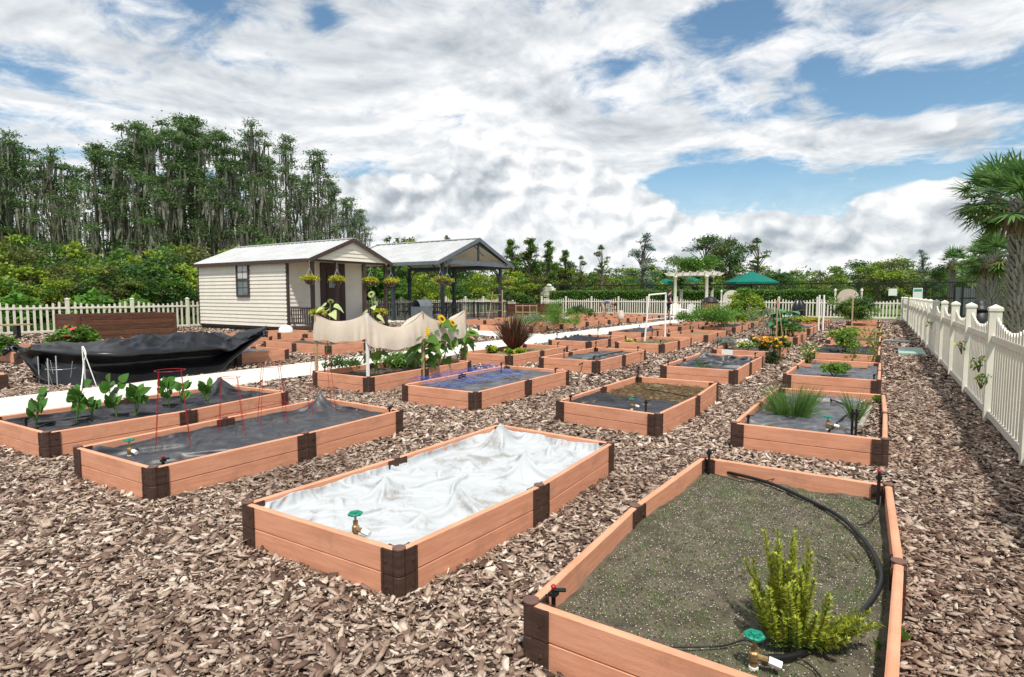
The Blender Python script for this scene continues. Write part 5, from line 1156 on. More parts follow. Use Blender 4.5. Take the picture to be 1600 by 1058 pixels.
for i,(px,py,l) in enumerate(((1195,990,'smallest'),(1405,990,'bright'),(1385,1010,'tiny'))):
    if i: tuft(G(px,py,.17),22,.035,.03,'grass_green',f'{l} green seedling right of the rosemary bush','seedling',w=.009,lean=1.2,curl=.8)
# green algae moss tufts and white perlite across the nearest soil
def speckle():
    g=np.random.default_rng(4); mb=MB(); n=5200; P=[]
    for _ in range(n):
        u,v=g.uniform(.02,.98),g.uniform(.02,.98); p=bilin(BED['A'],u,v,0,.06); P.append(p)
    for p in P:
        z=.165+fb(p.x*2.2,p.y*2.2,1)*.02+fb(p.x*11,p.y*11,2,4)*.010+.002; s=g.uniform(.0012,.0034); a=g.uniform(0,3); c,sn=math.cos(a)*s,math.sin(a)*s
        mb.add([(p.x+c,p.y+sn,z),(p.x-sn,p.y+c,z+s*.5),(p.x-c,p.y-sn,z),(p.x+sn,p.y-c,z+s*.3),(p.x,p.y,z+s*1.1)],[(0,1,4),(1,2,4),(2,3,4),(3,0,4)])
    tag(mb.build('perlite_grains','stonechip'),'pale grit grains scattered over the soil of the rosemary bed','grit',kind='stuff')
    mb=MB(); n=15000; k=0
    while k<n:
        u,v=g.uniform(.01,.99),g.uniform(.01,.99); p=bilin(BED['A'],u,v,0,.06)
        if fb(p.x*3,p.y*3,7)+.25*fb(p.x*9,p.y*9,8)<g.uniform(-.55,.45): k+=.35; continue
        k+=1; z=.165+fb(p.x*2.2,p.y*2.2,1)*.02+fb(p.x*11,p.y*11,2,4)*.010; a=g.uniform(0,6.28); d=Vector((math.cos(a),math.sin(a),g.uniform(.4,1.5))).normalized(); mb.leafq((p.x,p.y,z-.001),(0,0,1),d,g.uniform(.006,.015),.004)
    tag(mb.build('algae_growth','leaf_mid'),'fine green moss growth over the soil of the rosemary bed','moss',kind='stuff')
    mb=MB(); n=9000
    for _ in range(n):
        u,v=g.uniform(.01,.99),g.uniform(.01,.99); p=bilin(BED['A'],u,v,0,.06); z=.165+fb(p.x*2.2,p.y*2.2,1)*.02+fb(p.x*11,p.y*11,2,4)*.010; s=g.uniform(.003,.009); a=g.uniform(0,3)
        c,sn=math.cos(a)*s,math.sin(a)*s; mb.add([(p.x+c,p.y+sn,z-.001),(p.x-sn*.6,p.y+c*.6,z),(p.x-c,p.y-sn,z-.001),(p.x+sn*.5,p.y-c*.5,z),(p.x,p.y,z+s*.8)],[(0,1,4),(1,2,4),(2,3,4),(3,0,4)])
    tag(mb.build('soil_crumbs','soil'),'dark soil crumbs over the nearest bed','soil',kind='stuff')
speckle()
# bed R
tuft(G(1236,649,.2),240,.36,.16,'chive','inner shorter chive blades with bent tips','chives',w=.005,lean=.9,curl=1.3,name='chive_clump')
tuft(G(1238,650,.2),520,.42,.15,'chive','big dense clump of green chives with dry tips','chives',w=.0055,lean=.48,curl=.5,name='chive_clump')
tuft(G(1236,640,.2),46,.5,.12,'leaf_dead','dry straw stalks arching over the chive clump','dry stalks',w=.004,lean=1.5,curl=1.2,name='dry_stalks')
tuft(G(1336,655,.2),80,.34,.035,'chive','smaller upright onion clump beside the short log','onions',w=.010,lean=.5,curl=.5,name='onion_clump')
tuft(G(1193,642,.2),60,.20,.04,'leaf_dead','brown withered tuft at left of the chive bed','weed',w=.006,lean=1,curl=1,name='dry_tuft')
bushlet(G(1203,673,.19),.07,.05,500,.014,.007,('leaf_fresh','leaf_yel'),'low cushion of bright moss at the near edge of the chive bed','moss','moss_cushion')
bushlet(G(1370,632,.18),.06,.14,240,.03,.014,('leaf_fresh','leaf_fresh'),'small bright herb at the far right of the chive bed','herb','small_herb')
def log_(p,q,label):
    t=MB().tube([p,(Vector(p)+Vector(q))/2,q],[.028,.027,.025],10).build('short_log','greybark',smooth=False); tag(t,label,'log')
log_(G(1343,668,.21),G(1359,636,.24),'short grey log lying beside the onion clump')
def rubble(key,n,label,u0,u1,v0,v1,z=.19):
    g=np.random.default_rng(6); mb=MB()
    for _ in range(n):
        p=bilin(BED[key],g.uniform(u0,u1),g.uniform(v0,v1),z,.06); mb.leafq(p,(g.normal()*.3,g.normal()*.3,1),(g.normal(),g.normal(),.2),g.uniform(.02,.06),g.uniform(.01,.03))
    tag(mb.build('bark_bits','chip'),label,'bark bits',kind='stuff')
rubble('R',900,'bark bits over the soil right of the log',.8,.99,.02,.98); rubble('c2a',200,'bark bits at the near edge of the grass tuft bed',.1,.9,.0,.16)
# straw over bed B
def straw(key,n,label,v0,v1,z=.19,m='leaf_dead'):
    g=np.random.default_rng(8); mb=MB()
    for _ in range(n):
        p=bilin(BED[key],g.uniform(.01,.99),g.uniform(v0,v1),z+g.uniform(0,.012),.06); mb.leafq(p,(0,0,1),(g.normal(),g.normal(),g.normal()*.15),g.uniform(.03,.09),.005)
    tag(mb.build('dry_straw',m),label,'straw',kind='stuff')
straw('B',2600,'dry straw litter on the far half of the bed behind the white cover',.42,.99); straw('c3c',900,'dry litter in the white pipe frame bed',.0,1.0,.2)
# bed L1: round leaved bean plants
for i,(px,py,h,l) in enumerate(((57,668,.34,'leftmost round leaved bean plant'),(120,663,.48,'tallest round leaved bean plant, second from the left'),(145,655,.22,'low narrow leaved sprig right of the tallest bean plant'),(182,652,.42,'round leaved bean plant, third large one from the left'),(213,650,.36,'round leaved bean plant right of the middle of the bean bed'),(265,637,.34,'round leaved bean plant under the red wire cage'),(283,630,.2,'small leafed bean plant behind the cage leg'),(325,628,.2,'last bean plant at right near the bunched fabric'))):
    p=G(px,py,.2); t=thing('bean_plant',l,'bean plant',p,'bean plants in a row'); m=MB(); s=MB()
    for k in range(3):
        top=p+Vector((U(-.06,.06),U(-.06,.06),h*U(.75,1))); s.tube([p,(p+top)/2+Vector((U(-.02,.02),0,0)),top],.005,4)
        for j in range(5 if h>.3 else 3):
            f=U(.25,1); q=p.lerp(top,f); a=U(0,6.28); d=Vector((math.cos(a)*.6,math.sin(a)*.6,U(.3,1.2))); q2=q+d*U(.02,.05); s.tube([q,q2],.003,4); hleaf(m,q2,d,Vector((.3,-1,.3)),U(.09,.14),U(.09,.13),.05)
    m.build('leaves','leaf_big',t); s.build('stems','leaf_fresh',t)
# red tomato cages
def cage(base,h,rb,rt,label,rings=(.02,.45,1),m='red',r=.0026,legs=4,group='red wire tomato cages',ph=.3):
    p=Vector(base); t=thing('tomato_cage',label,'tomato cage',p,group); mb=MB()
    for i in range(legs): a=2*PI*i/legs+ph; mb.cyl(p+Vector((math.cos(a)*rb,math.sin(a)*rb,-.02)),p+Vector((math.cos(a)*rt,math.sin(a)*rt,h)),r,n=5)
    mb.build('legs',m,t)
    for z in rings:
        rr=rb+(rt-rb)*z; MB().tube([p+Vector((math.cos(a)*rr,math.sin(a)*rr,h*z)) for a in [2*PI*i/20 for i in range(20)]],r,5,closed=True).build('ring',m,t)
for px,py,h,rb,rt,l,rg in ((271,702,.74,.20,.125,'leftmost red wire tomato cage with the clear wide top ring',(1,)),(362,681,.60,.17,.10,'second red wire tomato cage from the left',(.35,1)),(426,664,.66,.20,.12,'third red wire tomato cage from the left',(.35,.99)),(503,645,.72,.20,.12,'red wire tomato cage at the right end of the row',(.1,.4,1))):
    cage(G(px,py,.17),h,rb,rt,l,rg)
cage(G(98,603,0),.45,.16,.26,'round galvanised cage against the black plastic sheet',(.7,),'galv',.004,4,None)
# blue netting
def net():
    mb=MB(); key='c3a'
    def P(u,v): p=bilin(BED[key],u,v,0,.0); h=.24+.10*math.exp(-((u-.02)/.18)**2)+.07*ridged(u*4,v*7,2); 
    def Q(u,v):
        p=bilin(BED[key],max(0,u),v,0,.0)
        if u<0: p=bilin(BED[key],0,v,0,0)+Vector((u*1.1,-.1*u,0)); z=.33+u*.5+.05*ridged(u*4,v*7,2)
        else: z=.31-.10*min(1,u/.3)+.05*ridged(u*4,v*7,2)
        p.z=z; return p
    nu,nv=12,22
    for i in range(nu+1): mb.tube([Q(-.38+i*.9/nu,.12+.75*j/24+.02*math.sin(i)) for j in range(25)],.0022,3)
    for j in range(nv+1): mb.tube([Q(-.38+i/16,.12+.75*j/nv+.015*math.sin(i*1.3+j)) for i in range(15)],.0022,3)
    tag(mb.build('blue_netting','blue'),'blue garden netting draped over the left side of a grey fabric bed','netting')
net()
# beige shade cloth on stakes
def shade():
    b=[G(495,578,.28),G(575,588,.28),G(661,576,.28),G(727,562,.28)]
    tops=[]
    for i,(q,z) in enumerate(zip(b,(1.26,1.32,1.31,1.30))):
        tp=Vector((q.x,q.y,z)); tops.append(tp); o=MB().slab(Vector((q.x-.025,q.y,0)),Vector((q.x+.025,q.y,0)),.03,.10,z-.012).build('wooden_stake','white' if i==1 else 'pine'); tag(o,['plain stake at the left end of the beige cloth','white stake at the near corner of the beige cloth','stake in the middle of the beige cloth behind the sunflower','stake at the right end of the beige cloth'][i],'stake','stakes holding the beige cloth')
    outs=[Vector((-.4,-.2,0)),Vector((.5,-.6,0)),Vector((.5,-.05,0)),Vector((.45,.3,0))]
    sag=(.13,.26,.20); segs=3; mb=MB(); nu,nv=40,14
    def f(u,v):
        s=u*segs; i=min(2,int(s)); t=s-i; a,c=tops[i],tops[i+1]; p=a.lerp(c,t); sg=sag[i]*(4*t*(1-t))**.75; p.z-=sg
        out=outs[i].lerp(outs[i+1],t); rad0=max(0,1-min(t,1-t)*5); drop=(.44 if i else .38)-.25*sg+.05*rad0; bul=.10+.08*math.sin(t*PI)
        rad=max(0,1-min(t,1-t)*3.2); p=p+out*(bul*math.sin(v*1.5)*(1+.5*rad*math.sin(u*150)*v))+Vector((0,0,-drop*v**1.15+.012*math.sin(u*55+v*3)*v))
        p+=out*(.03*math.sin(u*47+1)*v); return p
    mb.grid(f,120,nv)
    # back drape lying inwards from the ridge
    def g_(u,v):
        s=u*segs; i=min(2,int(s)); t=s-i; p=tops[i].lerp(tops[i+1],t); sg=sag[i]*4*t*(1-t); p.z-=sg; inn=Vector((-.55,.1,0)) if i else Vector((.05,.5,0)); return p+inn*v*.8+Vector((0,0,-.16*v-.15*math.sin(v*PI)*4*t*(1-t)))
    mb.grid(g_,60,8)
    o=mb.build('shade_cloth','shade',smooth=True); tag(o,'beige cloth hanging in scallops from stakes over the sunflower bed','cloth')
shade()
# sunflowers
def sunflower(base,h,face,label,bloom=.085,leaves=9,mats='leaf_fresh',lean=(0,0),leafL=.2,low=.25,turned=False,fmat='petal_y'):
    p=Vector(base); t=thing('sunflower',label,'sunflower',p,'sunflowers in the beige cloth bed'); top=p+Vector((lean[0],lean[1],h)); 
    pts=spline([p,p.lerp(top,.5)+Vector((.02,0,0)),top],6); MB().tube(pts,.010,6).build('stem','leaf_fresh',t)
    m=MB()
    for j in range(leaves):
        f=low+(.97-low)*j/leaves; q=p.lerp(top,f); a=j*2.4+U(-.4,.4); d=Vector((math.cos(a),math.sin(a)-.25,U(-.2,.3))); q2=q+d*.08; hleaf(m,q2,d,Vector((0,-.6,1)),leafL*U(.7,1.1),leafL*U(.65,.95),U(.3,.9))
    m.build('leaves',mats,t)
    fd=Vector(face).normalized(); s=fd.orthogonal().normalized(); u=fd.cross(s)
    if bloom:
        pm=MB()
        for ring,k,L in ((0,18,1),(1,16,.85)):
            for j in range(k): a=2*PI*(j+ring*.5)/k; d=s*math.cos(a)+u*math.sin(a)+fd*.12*ring; pm.leafq(top+fd*.01*ring+d*bloom*.35,fd,d,bloom*.72*L*U(.9,1.1),bloom*.24)
        pm.build('petals',fmat,t); c=MB(); vs=top+fd*.0; q_=fd.to_track_quat('Z','Y'); 
        prof=[(bloom*.42,-.004),(bloom*.43,.012),(bloom*.3,.024),(.002,.02)]; pts=[]
        for r,z in prof:
            for j in range(14): a=2*PI*j/14; pts.append(top+q_@Vector((r*math.cos(a),r*math.sin(a),z)))
        c.add(pts,[(i*14+j,i*14+(j+1)%14,(i+1)*14+(j+1)%14,(i+1)*14+j) for i in range(3) for j in range(14)]+[tuple(range(14))[::-1],tuple(range(42,56))]); c.build('disc','seed',t)
    return t
toc=lambda px:-(AT(px,1).normalized())
b=G(664,577,.2); sunflower(b,.74,toc(656)+Vector((0,0,.1)),'open yellow sunflower facing forward before the beige cloth',.12,16,lean=(.34,-.42),leafL=.30,low=.25)
b=G(676,574,.2); sunflower(b,.95,Vector((1,-.1,.5)),'taller sunflower seen from the side beside the open one',.10,14,lean=(.42,-.22),leafL=.22,low=.3)
b=G(690,571,.2); sunflower(b,.86,Vector((.9,.2,.5)),'leafy sunflower with a half closed bloom, right of the open one',.09,14,lean=(.36,-.1),leafL=.24,low=.2)
b=G(712,566,.2); sunflower(b,.72,Vector((0,0,1)),'sunflower stalk with drooping leaves at the right end of the cloth',0,12,lean=(.30,0),leafL=.28,low=.45)
b=G(507,575,.25); sunflower(b,1.24,Vector((.4,-.4,-.6)),'pale drooping sunflower head over the left end of the cloth',.06,5,'leaf_pale',lean=(.14,.06),leafL=.2,low=.82,fmat='leaf_pale')
b=G(590,580,.25); sunflower(b,1.36,Vector((.2,-.6,.3)),'slender sunflower rising above the cloth left peak',.07,7,'leaf_pale',lean=(-.33,.2),leafL=.14,low=.55,fmat='leaf_pale')
b=G(585,586,.25); sunflower(b,.45,Vector((0,0,1)),'dark leaved sunflower stalk beside the white stake',0,6,'leaf_mid',lean=(.02,.05),leafL=.22,low=.7)
bushlet(G(625,572,.2),.62,.16,2600,.05,.03,('leaf_mid','leaf_fresh'),'low herbs filling the sunflower bed','herbs','herb_carpet',nf=10,fm='petal_w',fs=.025,nb=24,sq=1.1)
bushlet(G(540,576,.2),.42,.13,1200,.05,.03,('leaf_deep','leaf_mid'),'dark green low herbs at the left end of the sunflower bed','herbs','herb_carpet',nf=4,fm='petal_w',fs=.025,nb=16)
bushlet(G(700,530,.1),.6,.62,1500,.13,.09,('leaf_blue','leaf_fresh'),'grey green squash like plant rising behind the beige cloth','squash plant','squash_plant',nb=14)
# bronze flax and lettuces
def flax(p,label,n=170,h=.72,m=('leaf_bronze','leaf_red')):
    p=Vector(p); t=thing('flax_plant',label,'flax',p); mb=MB()
    for i in range(n):
        a=U(0,6.28); r=rnd()**.6; d=Vector((math.cos(a)*r*.85,math.sin(a)*r*.85,1)); mb.mi=1 if rnd()<.1 else 0; mb.blade(p+Vector((math.cos(a)*.07*r,math.sin(a)*.07*r,0)),d,Vector((-d.x,-d.y,.3)),h*U(.65,1.1),.034,5,.45*U(.3,1.5)*r,tip=.003)
    mb.build('blades',list(m),t)
flax(G(803,548,.2),'large spiky bronze flax plant beside the path',n=300,h=.98)
for px,py,l,r in ((766,550,'lime lettuce clump left of the flax',.22),(796,556,'small lime lettuce right before the flax',.13),(812,555,'lime lettuce at right front of the flax',.14)): bushlet(G(px,py,.2),r,.14,500,.06,.045,('leaf_lime','leaf_fresh'),l,'lettuce','lettuce_clump',group='lime lettuces round the flax')
# flower bed c2b
p=lambda px,py:G(px,py,.22)
bushlet(p(1136,543),.30,.28,2200,.05,.02,('leaf_grey','leaf_grey'),'silver grey dusty miller mound at the left of the flower bed','dusty miller','silver_plant')
bushlet(p(1168,546),.26,.24,1200,.06,.03,('leaf_lime','leaf_fresh'),'white flowered plant in the middle of the flower bed','flowers','flowering_plant',nf=44,fm='petal_w',fs=.045)
bushlet(p(1197,550),.32,.34,1600,.06,.03,('leaf_deep','leaf_mid'),'orange and yellow flowered plant spilling over the bed corner','flowers','flowering_plant',nf=34,fm=('petal_o','petal_y'),fs=.05)
bushlet(p(1222,549),.24,.36,1300,.06,.03,('leaf_dark','leaf_mid'),'dark bushy plant with a few yellow blooms right of the orange flowers','flowers','flowering_plant',nf=12,fm='petal_y',fs=.04)
bushlet(G(1209,570,.0),.22,.34,900,.07,.03,('leaf_dark','leaf_olive'),'dark foliage hanging down the corner of the flower bed','plant','trailing_plant')
bushlet(p(1188,549),.18,.14,600,.05,.02,('leaf_grey','leaf_grey'),'small silver tuft between white and orange flowers','dusty miller','silver_plant')
nd=BED['c2b']; pp=nd[0].lerp(nd[1],.28); o=MB().box(pp.x-.13,pp.y-.035,.09,pp.x+.13,pp.y-.03,.285).build('blank_card','sign'); tag(o,'blank white card on the front board below the silver plant','card')
# canna bed
def canna(p,label,n=16,h=.9):
    p=Vector(p); t=thing('canna_plant',label,'canna',p); m=MB(); s=MB()
    for i in range(n):
        a=U(0,6.28); b=p+Vector((math.cos(a),math.sin(a),0))*U(0,.45); top=b+Vector((U(-.1,.1),U(-.1,.1),h*U(.25,.72))); s.tube([b,top],.014,5)
        d=Vector((math.cos(a)*.7,math.sin(a)*.7,.5)); m.blade(top,d,Vector((-d.x,-d.y,.6)),U(.55,.85),U(.28,.36),5,1.2,tip=.01)
    m.build('leaves','canna',t); s.build('stems','leaf_fresh',t)
canna(G(1222,526,.2),'clump of big paddle leaved green canna',n=34,h=1.25); bushlet(G(1240,528,.2),.35,.5,1200,.09,.035,('leaf_deep','leaf_fresh'),'spiky green plant at the right end of the canna bed','plant','leafy_plant')
def trellis():
    t=thing('vine_trellis','dry pale trellis with wispy grey vines left of the canna','trellis',G(1188,535,.1)); o=ORG[t.name]; m=MB()
    q=[o+Vector((-.1,0,0)),o+Vector((.45,.1,0))]
    m.cyl(q[0],q[1]+Vector((0,0,1.35)),.018,n=6); m.cyl(q[1],q[1]+Vector((0,0,1.4)),.02,n=6); m.cyl(q[1]+Vector((.2,0,0)),q[1]+Vector((.02,0,1.35)),.014,n=6); m.build('poles','pine',t); v=MB()
    for i in range(90): b=o+Vector((U(-.35,.4),U(-.2,.2),U(.1,1.0))); v.tube([b,b+Vector((U(-.12,.12),0,U(-.05,.15))),b+Vector((U(-.15,.15),0,U(.1,.35)))],.005,3)
    v.build('dry_vines','leaf_grey',t)
trellis()
tuft(G(1098,576,.2),26,.24,.05,'grass_green','single thin tuft of green grass in the torn fabric bed','grass tuft',w=.012,lean=.7,curl=.8)
# bed c1a/c1b
bushlet(G(1303,588,.2),.26,.20,1500,.05,.03,('leaf_fresh','leaf_yel'),'bright parsley clump at the near edge of the third bed by the right fence','parsley','parsley_clump')
def vine(p,h,n,label,m=('leaf_mid','leaf_yel'),stake_h=None,w=.10,L=.06):
    p=Vector(p); t=thing('tomato_vine',label,'tomato vine',p,'staked tomato vines'); g=np.random.default_rng(int(h*100)+n); zz=g.uniform(.05,1,n)**.7*h; P=np.stack([g.normal(0,w,n)*(.4+zz/h),g.normal(0,w,n)*(.4+zz/h),zz],1)+np.array(p)
    mb=MB(); k=g.random(n)<.5; leaf_cloud(mb,P[k],L,L*.5,gen=g,droop=.4); mb.mi=1; leaf_cloud(mb,P[~k],L,L*.5,gen=g,droop=.4); mb.build('leaves',list(m),t)
    s=MB(); s.tube(spline([p,p+Vector((.05,0,h*.35)),p+Vector((-.04,.03,h*.7)),p+Vector((.02,0,h))],4),.008,5); s.build('stem','leaf_olive',t)
    if stake_h: MB().cyl(p+Vector((.05,0,-.1)),p+Vector((.05,0,stake_h)),.016,n=6).build('stake','pine',t)
vine(G(1262,568,.2),.40,260,'pale thin vine at the left of the parsley bed'); vine(G(1330,568,.2),.75,380,'tall leafy tomato vine behind the parsley',w=.12); vine(G(1361,568,.2),.72,260,'thin tomato vine on a dark stake near the right fence',stake_h=.75,w=.09)
bushlet(G(1318,552,.2),.42,.62,1500,.10,.055,('leaf_fresh','leaf_yel'),'bushy bright green pepper plants behind the tomato vine','pepper plants','pepper_plants')
for px,py,l in ((1340,574,'pink plastic trough before the tall tomato vine'),(1252,572,'pink plastic trough at the left side of the parsley bed')):
    a=G(px,py,.21); o=MB(); o.box(a.x-.16,a.y-.05,.205,a.x+.16,a.y+.05,.215)
    for s in (-.05,.04): o.box(a.x-.16,a.y+s,.2151,a.x+.16,a.y+s+.01,.255)
    for s in (-.16,.15): o.box(a.x+s,a.y-.039,.2152,a.x+s+.01,a.y+.039,.2548)
    tag(o.build('plastic_trough','comp'),l,'trough','pink plastic troughs')
bushlet(G(1328,509,.2),1.15,1.35,7000,.20,.032,('leaf_rosemary','leaf_deep'),'big dark green rosemary bush against the back fence near the right corner','rosemary','rosemary_bush',nb=22)
o=MB().cyl(G(1329,553,.1),G(1329,553,.1)+Vector((0,0,1.45)),.02,n=6).build('cane','pine'); tag(o,'tall bare cane standing before the dark rosemary bush','cane')
for i,(px,l) in enumerate(((1279,'left white pole of the pair in the lime lettuce bed'),(1286,'right white pole of the pair in the lime lettuce bed'))): b=G(px,508,.28); tag(MB().cyl((b.x,b.y,0),(b.x,b.y,1.6),.035,n=8).build('white_pole','pvc'),l,'pole','white poles by the lime lettuces')
for i,px in enumerate((1243,1255,1267,1279)): bushlet(G(px,504,.28),.36,.22,420,.10,.07,('leaf_lime','leaf_lemon'),f'lime yellow lettuce clump, {ORD[i]} from the left before the back fence','lettuce','lettuce_clump',group='lime lettuce row')
# taller plantings
put(shrub_proto(81,R_=1.3,Ht=2.0,n=6500,L=.15,W=.085,mats=('leaf_fresh','leaf_yel'),nb=18,mix=.5),1168,35.5,455,1.9,label='tall leafy yellow green bush standing before the back fence',sx=1.15,cat='bush')
bushlet(G(1110,511,.28),1.3,.75,3000,.14,.035,('leaf_fresh','leaf_fresh'),'feathery bright green fennel in the bed left of the leafy bush','fennel','fennel_clump'); bushlet(G(1080,505,.28),.8,.6,1500,.13,.04,('leaf_fresh','grass_green'),'bright green herbs left of the fennel','herbs','herb_clump'); bushlet(G(1130,508,.28),.7,.5,1400,.13,.03,('leaf_fresh','leaf_mid'),'low green row right of the fennel','herbs','herb_clump')
bushlet(G(1160,506,.28),.9,.45,1500,.13,.05,('leaf_fresh','leaf_yel'),'low bright herbs at the foot of the tall leafy bush','herbs','herb_clump')
p_=G(868,508,.28); t=thing('asparagus_clump','tall feathery asparagus clump across the path','asparagus',p_); mb=MB(); g=np.random.default_rng(77)
for q in range(60):
    a=g.uniform(0,6.28); r=g.uniform(0,.9); b_=np.array(p_)+np.array([math.cos(a)*r,math.sin(a)*r,0]); hh=g.uniform(.4,1.25)*(1.1-.5*r); n=60; f=g.random(n)**.7; leaf_cloud(mb,b_+np.stack([f*math.cos(a)*.25*r+g.normal(0,.10,n),f*math.sin(a)*.25*r+g.normal(0,.10,n),f*hh],1),.12,.02,gen=g)
mb.build('fronds','leaf_fresh',t); 
bushlet(G(905,500,.28),.7,.85,1500,.14,.04,('leaf_mid','leaf_deep'),'dark upright herb behind the asparagus','herb','herb_clump'); bushlet(G(920,497,.28),.5,.6,900,.12,.03,('grass_green','leaf_mid'),'green reedy clump right of the asparagus','herb','herb_clump')
bushlet(G(820,510,.28),1.0,.35,2200,.10,.02,('leaf_grey','leaf_fresh'),'silvery green low herbs left of the asparagus','herbs','herb_clump'); bushlet(G(845,510,.28),.7,.45,1400,.10,.02,('leaf_fresh','leaf_grey'),'grey green lavender like mound beside the asparagus','herb','herb_clump')
bushlet(G(897,507,.28),.5,.2,700,.10,.03,('leaf_yel','leaf_fresh'),'low yellow green herbs right of the asparagus foot','herbs','herb_clump')
bushlet(G(985,538,.2),.16,.14,300,.05,.03,('leaf_lime','leaf_yel'),'small lime weed in the white pipe frame bed','weed','small_weed')
# geraniums
bushlet(G(118,545,.2),.62,.52,1300,.13,.09,('leaf_fresh','leaf_mid'),'pink flowered geraniums before the timber planter','geraniums','geranium_plants',nf=8,fm='petal_p',fs=.12); bushlet(G(1,556,.2),.28,.5,300,.15,.10,('leaf_fresh','leaf_mid'),'green plant cut by the left edge of the picture','plant','leafy_plant')
bushlet(G(96,545,.2),.4,.35,500,.15,.10,('leaf_fresh','leaf_olive'),'green geranium leaves left of the pink blooms','geraniums','geranium_plants')
for px,top,l in ((790,452,'rounded green shrub in the reddish timber planter left end'),(808,458,'low green shrub in the reddish timber planter middle'),(825,460,'sparse shrub in the reddish timber planter right end')):
    d_=41; bushlet(AT(px,d_,.9),.6,1.6+(461-top)/F*d_-.9,700,.16,.09,('leaf_mid','leaf_deep'),l,'shrub','small_shrub')
# vines poking through right fence
for i,(px,py,l) in enumerate(((1413,492,'leafy sprig through the far end of the right fence'),(1419,484,'yellow sprig at the far end of the right fence'),(1457,510,'vine sprig through the middle of the right fence'),(1503,545,'vine sprig low between two posts of the right fence'),(1530,572,'bright vine sprig on the nearer part of the right fence'),(1533,598,'lowest vine sprig on the right fence'))):
    p_=GX(px,py,1.03); s_=.08+.012*p_.y*.4; bushlet(p_-Vector((0,0,s_*.5)),s_,s_*1.4,26,s_*.6,s_*.28,('leaf_lime','leaf_fresh'),l,'vine sprig','vine_sprig',group='vine sprigs on the right fence',nb=4)

# ------------------------------------------------------------ black plastic sheet over the left beds
def tarp():
    px=[48,62,100,140,190,240,290,342,360,388,415]
    bot=[577,592,602,607,609,602,592,587,566,542,522]
    rim=[546,548,552,554,556,553,549,545,549,532,518]
    top=[540,537,536,537,533,524,524,520,532,527,514]
    xb=[-12.6,-12.4,-12.0,-11.5,-11.25,-11.3,-11.35,-11.4,-11.6,-11.8,-12.0]
    rows=[]
    for i,x in enumerate(px):
        B=GX(x,bot[i],xb[i]); B.z=max(B.z,.02); 
        Rm=GX(x,rim[i],xb[i]-.15); Tp=GX(x,top[i],xb[i]-.95 if i<9 else xb[i]-.3); Bk=Tp+Vector((-.9,0,-.35 if i<9 else -.1))
        M1=B.lerp(Rm,.62)+Vector((-.42,0,0)); rows.append([B,M1,Rm,Rm.lerp(Tp,.5)+Vector((0,0,.02-.05*(i%2))),Tp,Bk])
    cols=[spline([r[j] for r in rows],14) for j in range(6)]; nU=len(cols[0])-1
    lines=[spline([c[i] for c in cols],9) for i in range(nU+1)]; nV=len(lines[0])-1
    def f(u,v):
        i=round(u*nU); j=round(v*nV); p=lines[i][j].copy(); k=.5+.5*math.sin(v*PI)
        w=ridged(p.y*1.0+v*3.2,v*1.6-p.y*.4,4)**1.5*.13+ridged(p.y*2.6-v*4,v*3+p.y*.3,9)**1.5*.06+fb(p.y*3,v*4,5)*.02
        k*=(.22 if v<.42 else .22+.78*min(1,(v-.42)/.15))*.75
        p+=Vector((.5,0,.8))*w*k
        if v<.05: p.z=max(p.z,.012)
        return p
    o=MB().grid(f,nU,nV).build('plastic_sheet','tarp',smooth=True); tag(o,'large black plastic sheet slung over poles beside the path','plastic sheet')
    md=o.modifiers.new('thickness','SOLIDIFY'); md.thickness=.004
    # loose flap at the left end with a knotted corner
    a=[GX(12,541,-13.4),GX(30,556,-13.2),GX(60,580,-12.6)]; b=[GX(12,536,-13.4),GX(42,546,-13.3),GX(60,546,-12.7)]
    A=spline(a,8); Bq=spline(b,8); n=len(A)-1
    o=MB().grid(lambda u,v:A[round(u*n)].lerp(Bq[round(u*n)],v)+Vector((.04*math.sin(v*9+u*5),0,.02*math.sin(v*14))),n,8).build('plastic_flap','tarp',smooth=True); tag(o,'twisted tail of black plastic at the left end of the sheet','plastic sheet')
    for p,l in ((GX(13,545,-13.4),'knotted black bunch at the left tip of the sheet'),(GX(415,521,-12.0),'dark clip bunch at the right tip of the black sheet')):
        m=MB(); 
        for i in range(9): m.tube([p,p+Vector((U(-.1,.1),U(-.1,.1),U(-.13,.06)))],[.05,.02],6)
        tag(m.build('bunched_corner','tarp',smooth=True),l,'knot')
    for x,y0,y1,l in ((62,597,557,'white post at the left end of the black sheet'),(77,602,560,'thin white rod second from left before the black sheet'),(90,600,556,'short white rod third before the black sheet'),(134,603,562,'knotted white cord stake before the black sheet')):
        p=G(x,y0+6,0); q=GX(x,y1,p.x); q.y=p.y; tag(MB().cyl(p,q,.010,n=6).build('white_rod','galv'),l,'rod')
    m=MB(); p=G(132,607,0); q=Vector((p.x,p.y,.72)); m.tube(spline([G(126,612,0),p.lerp(q,.5),q,q+Vector((.05,.03,-.12)),p.lerp(q,.6)],5),.009,5); m.tube([q,Vector((q.x+.1,q.y+.15,0))],.008,5); tag(m.build('cord_stake','pvc'),'white cord tied in a knot on a stake before the sheet','cord')
tarp()

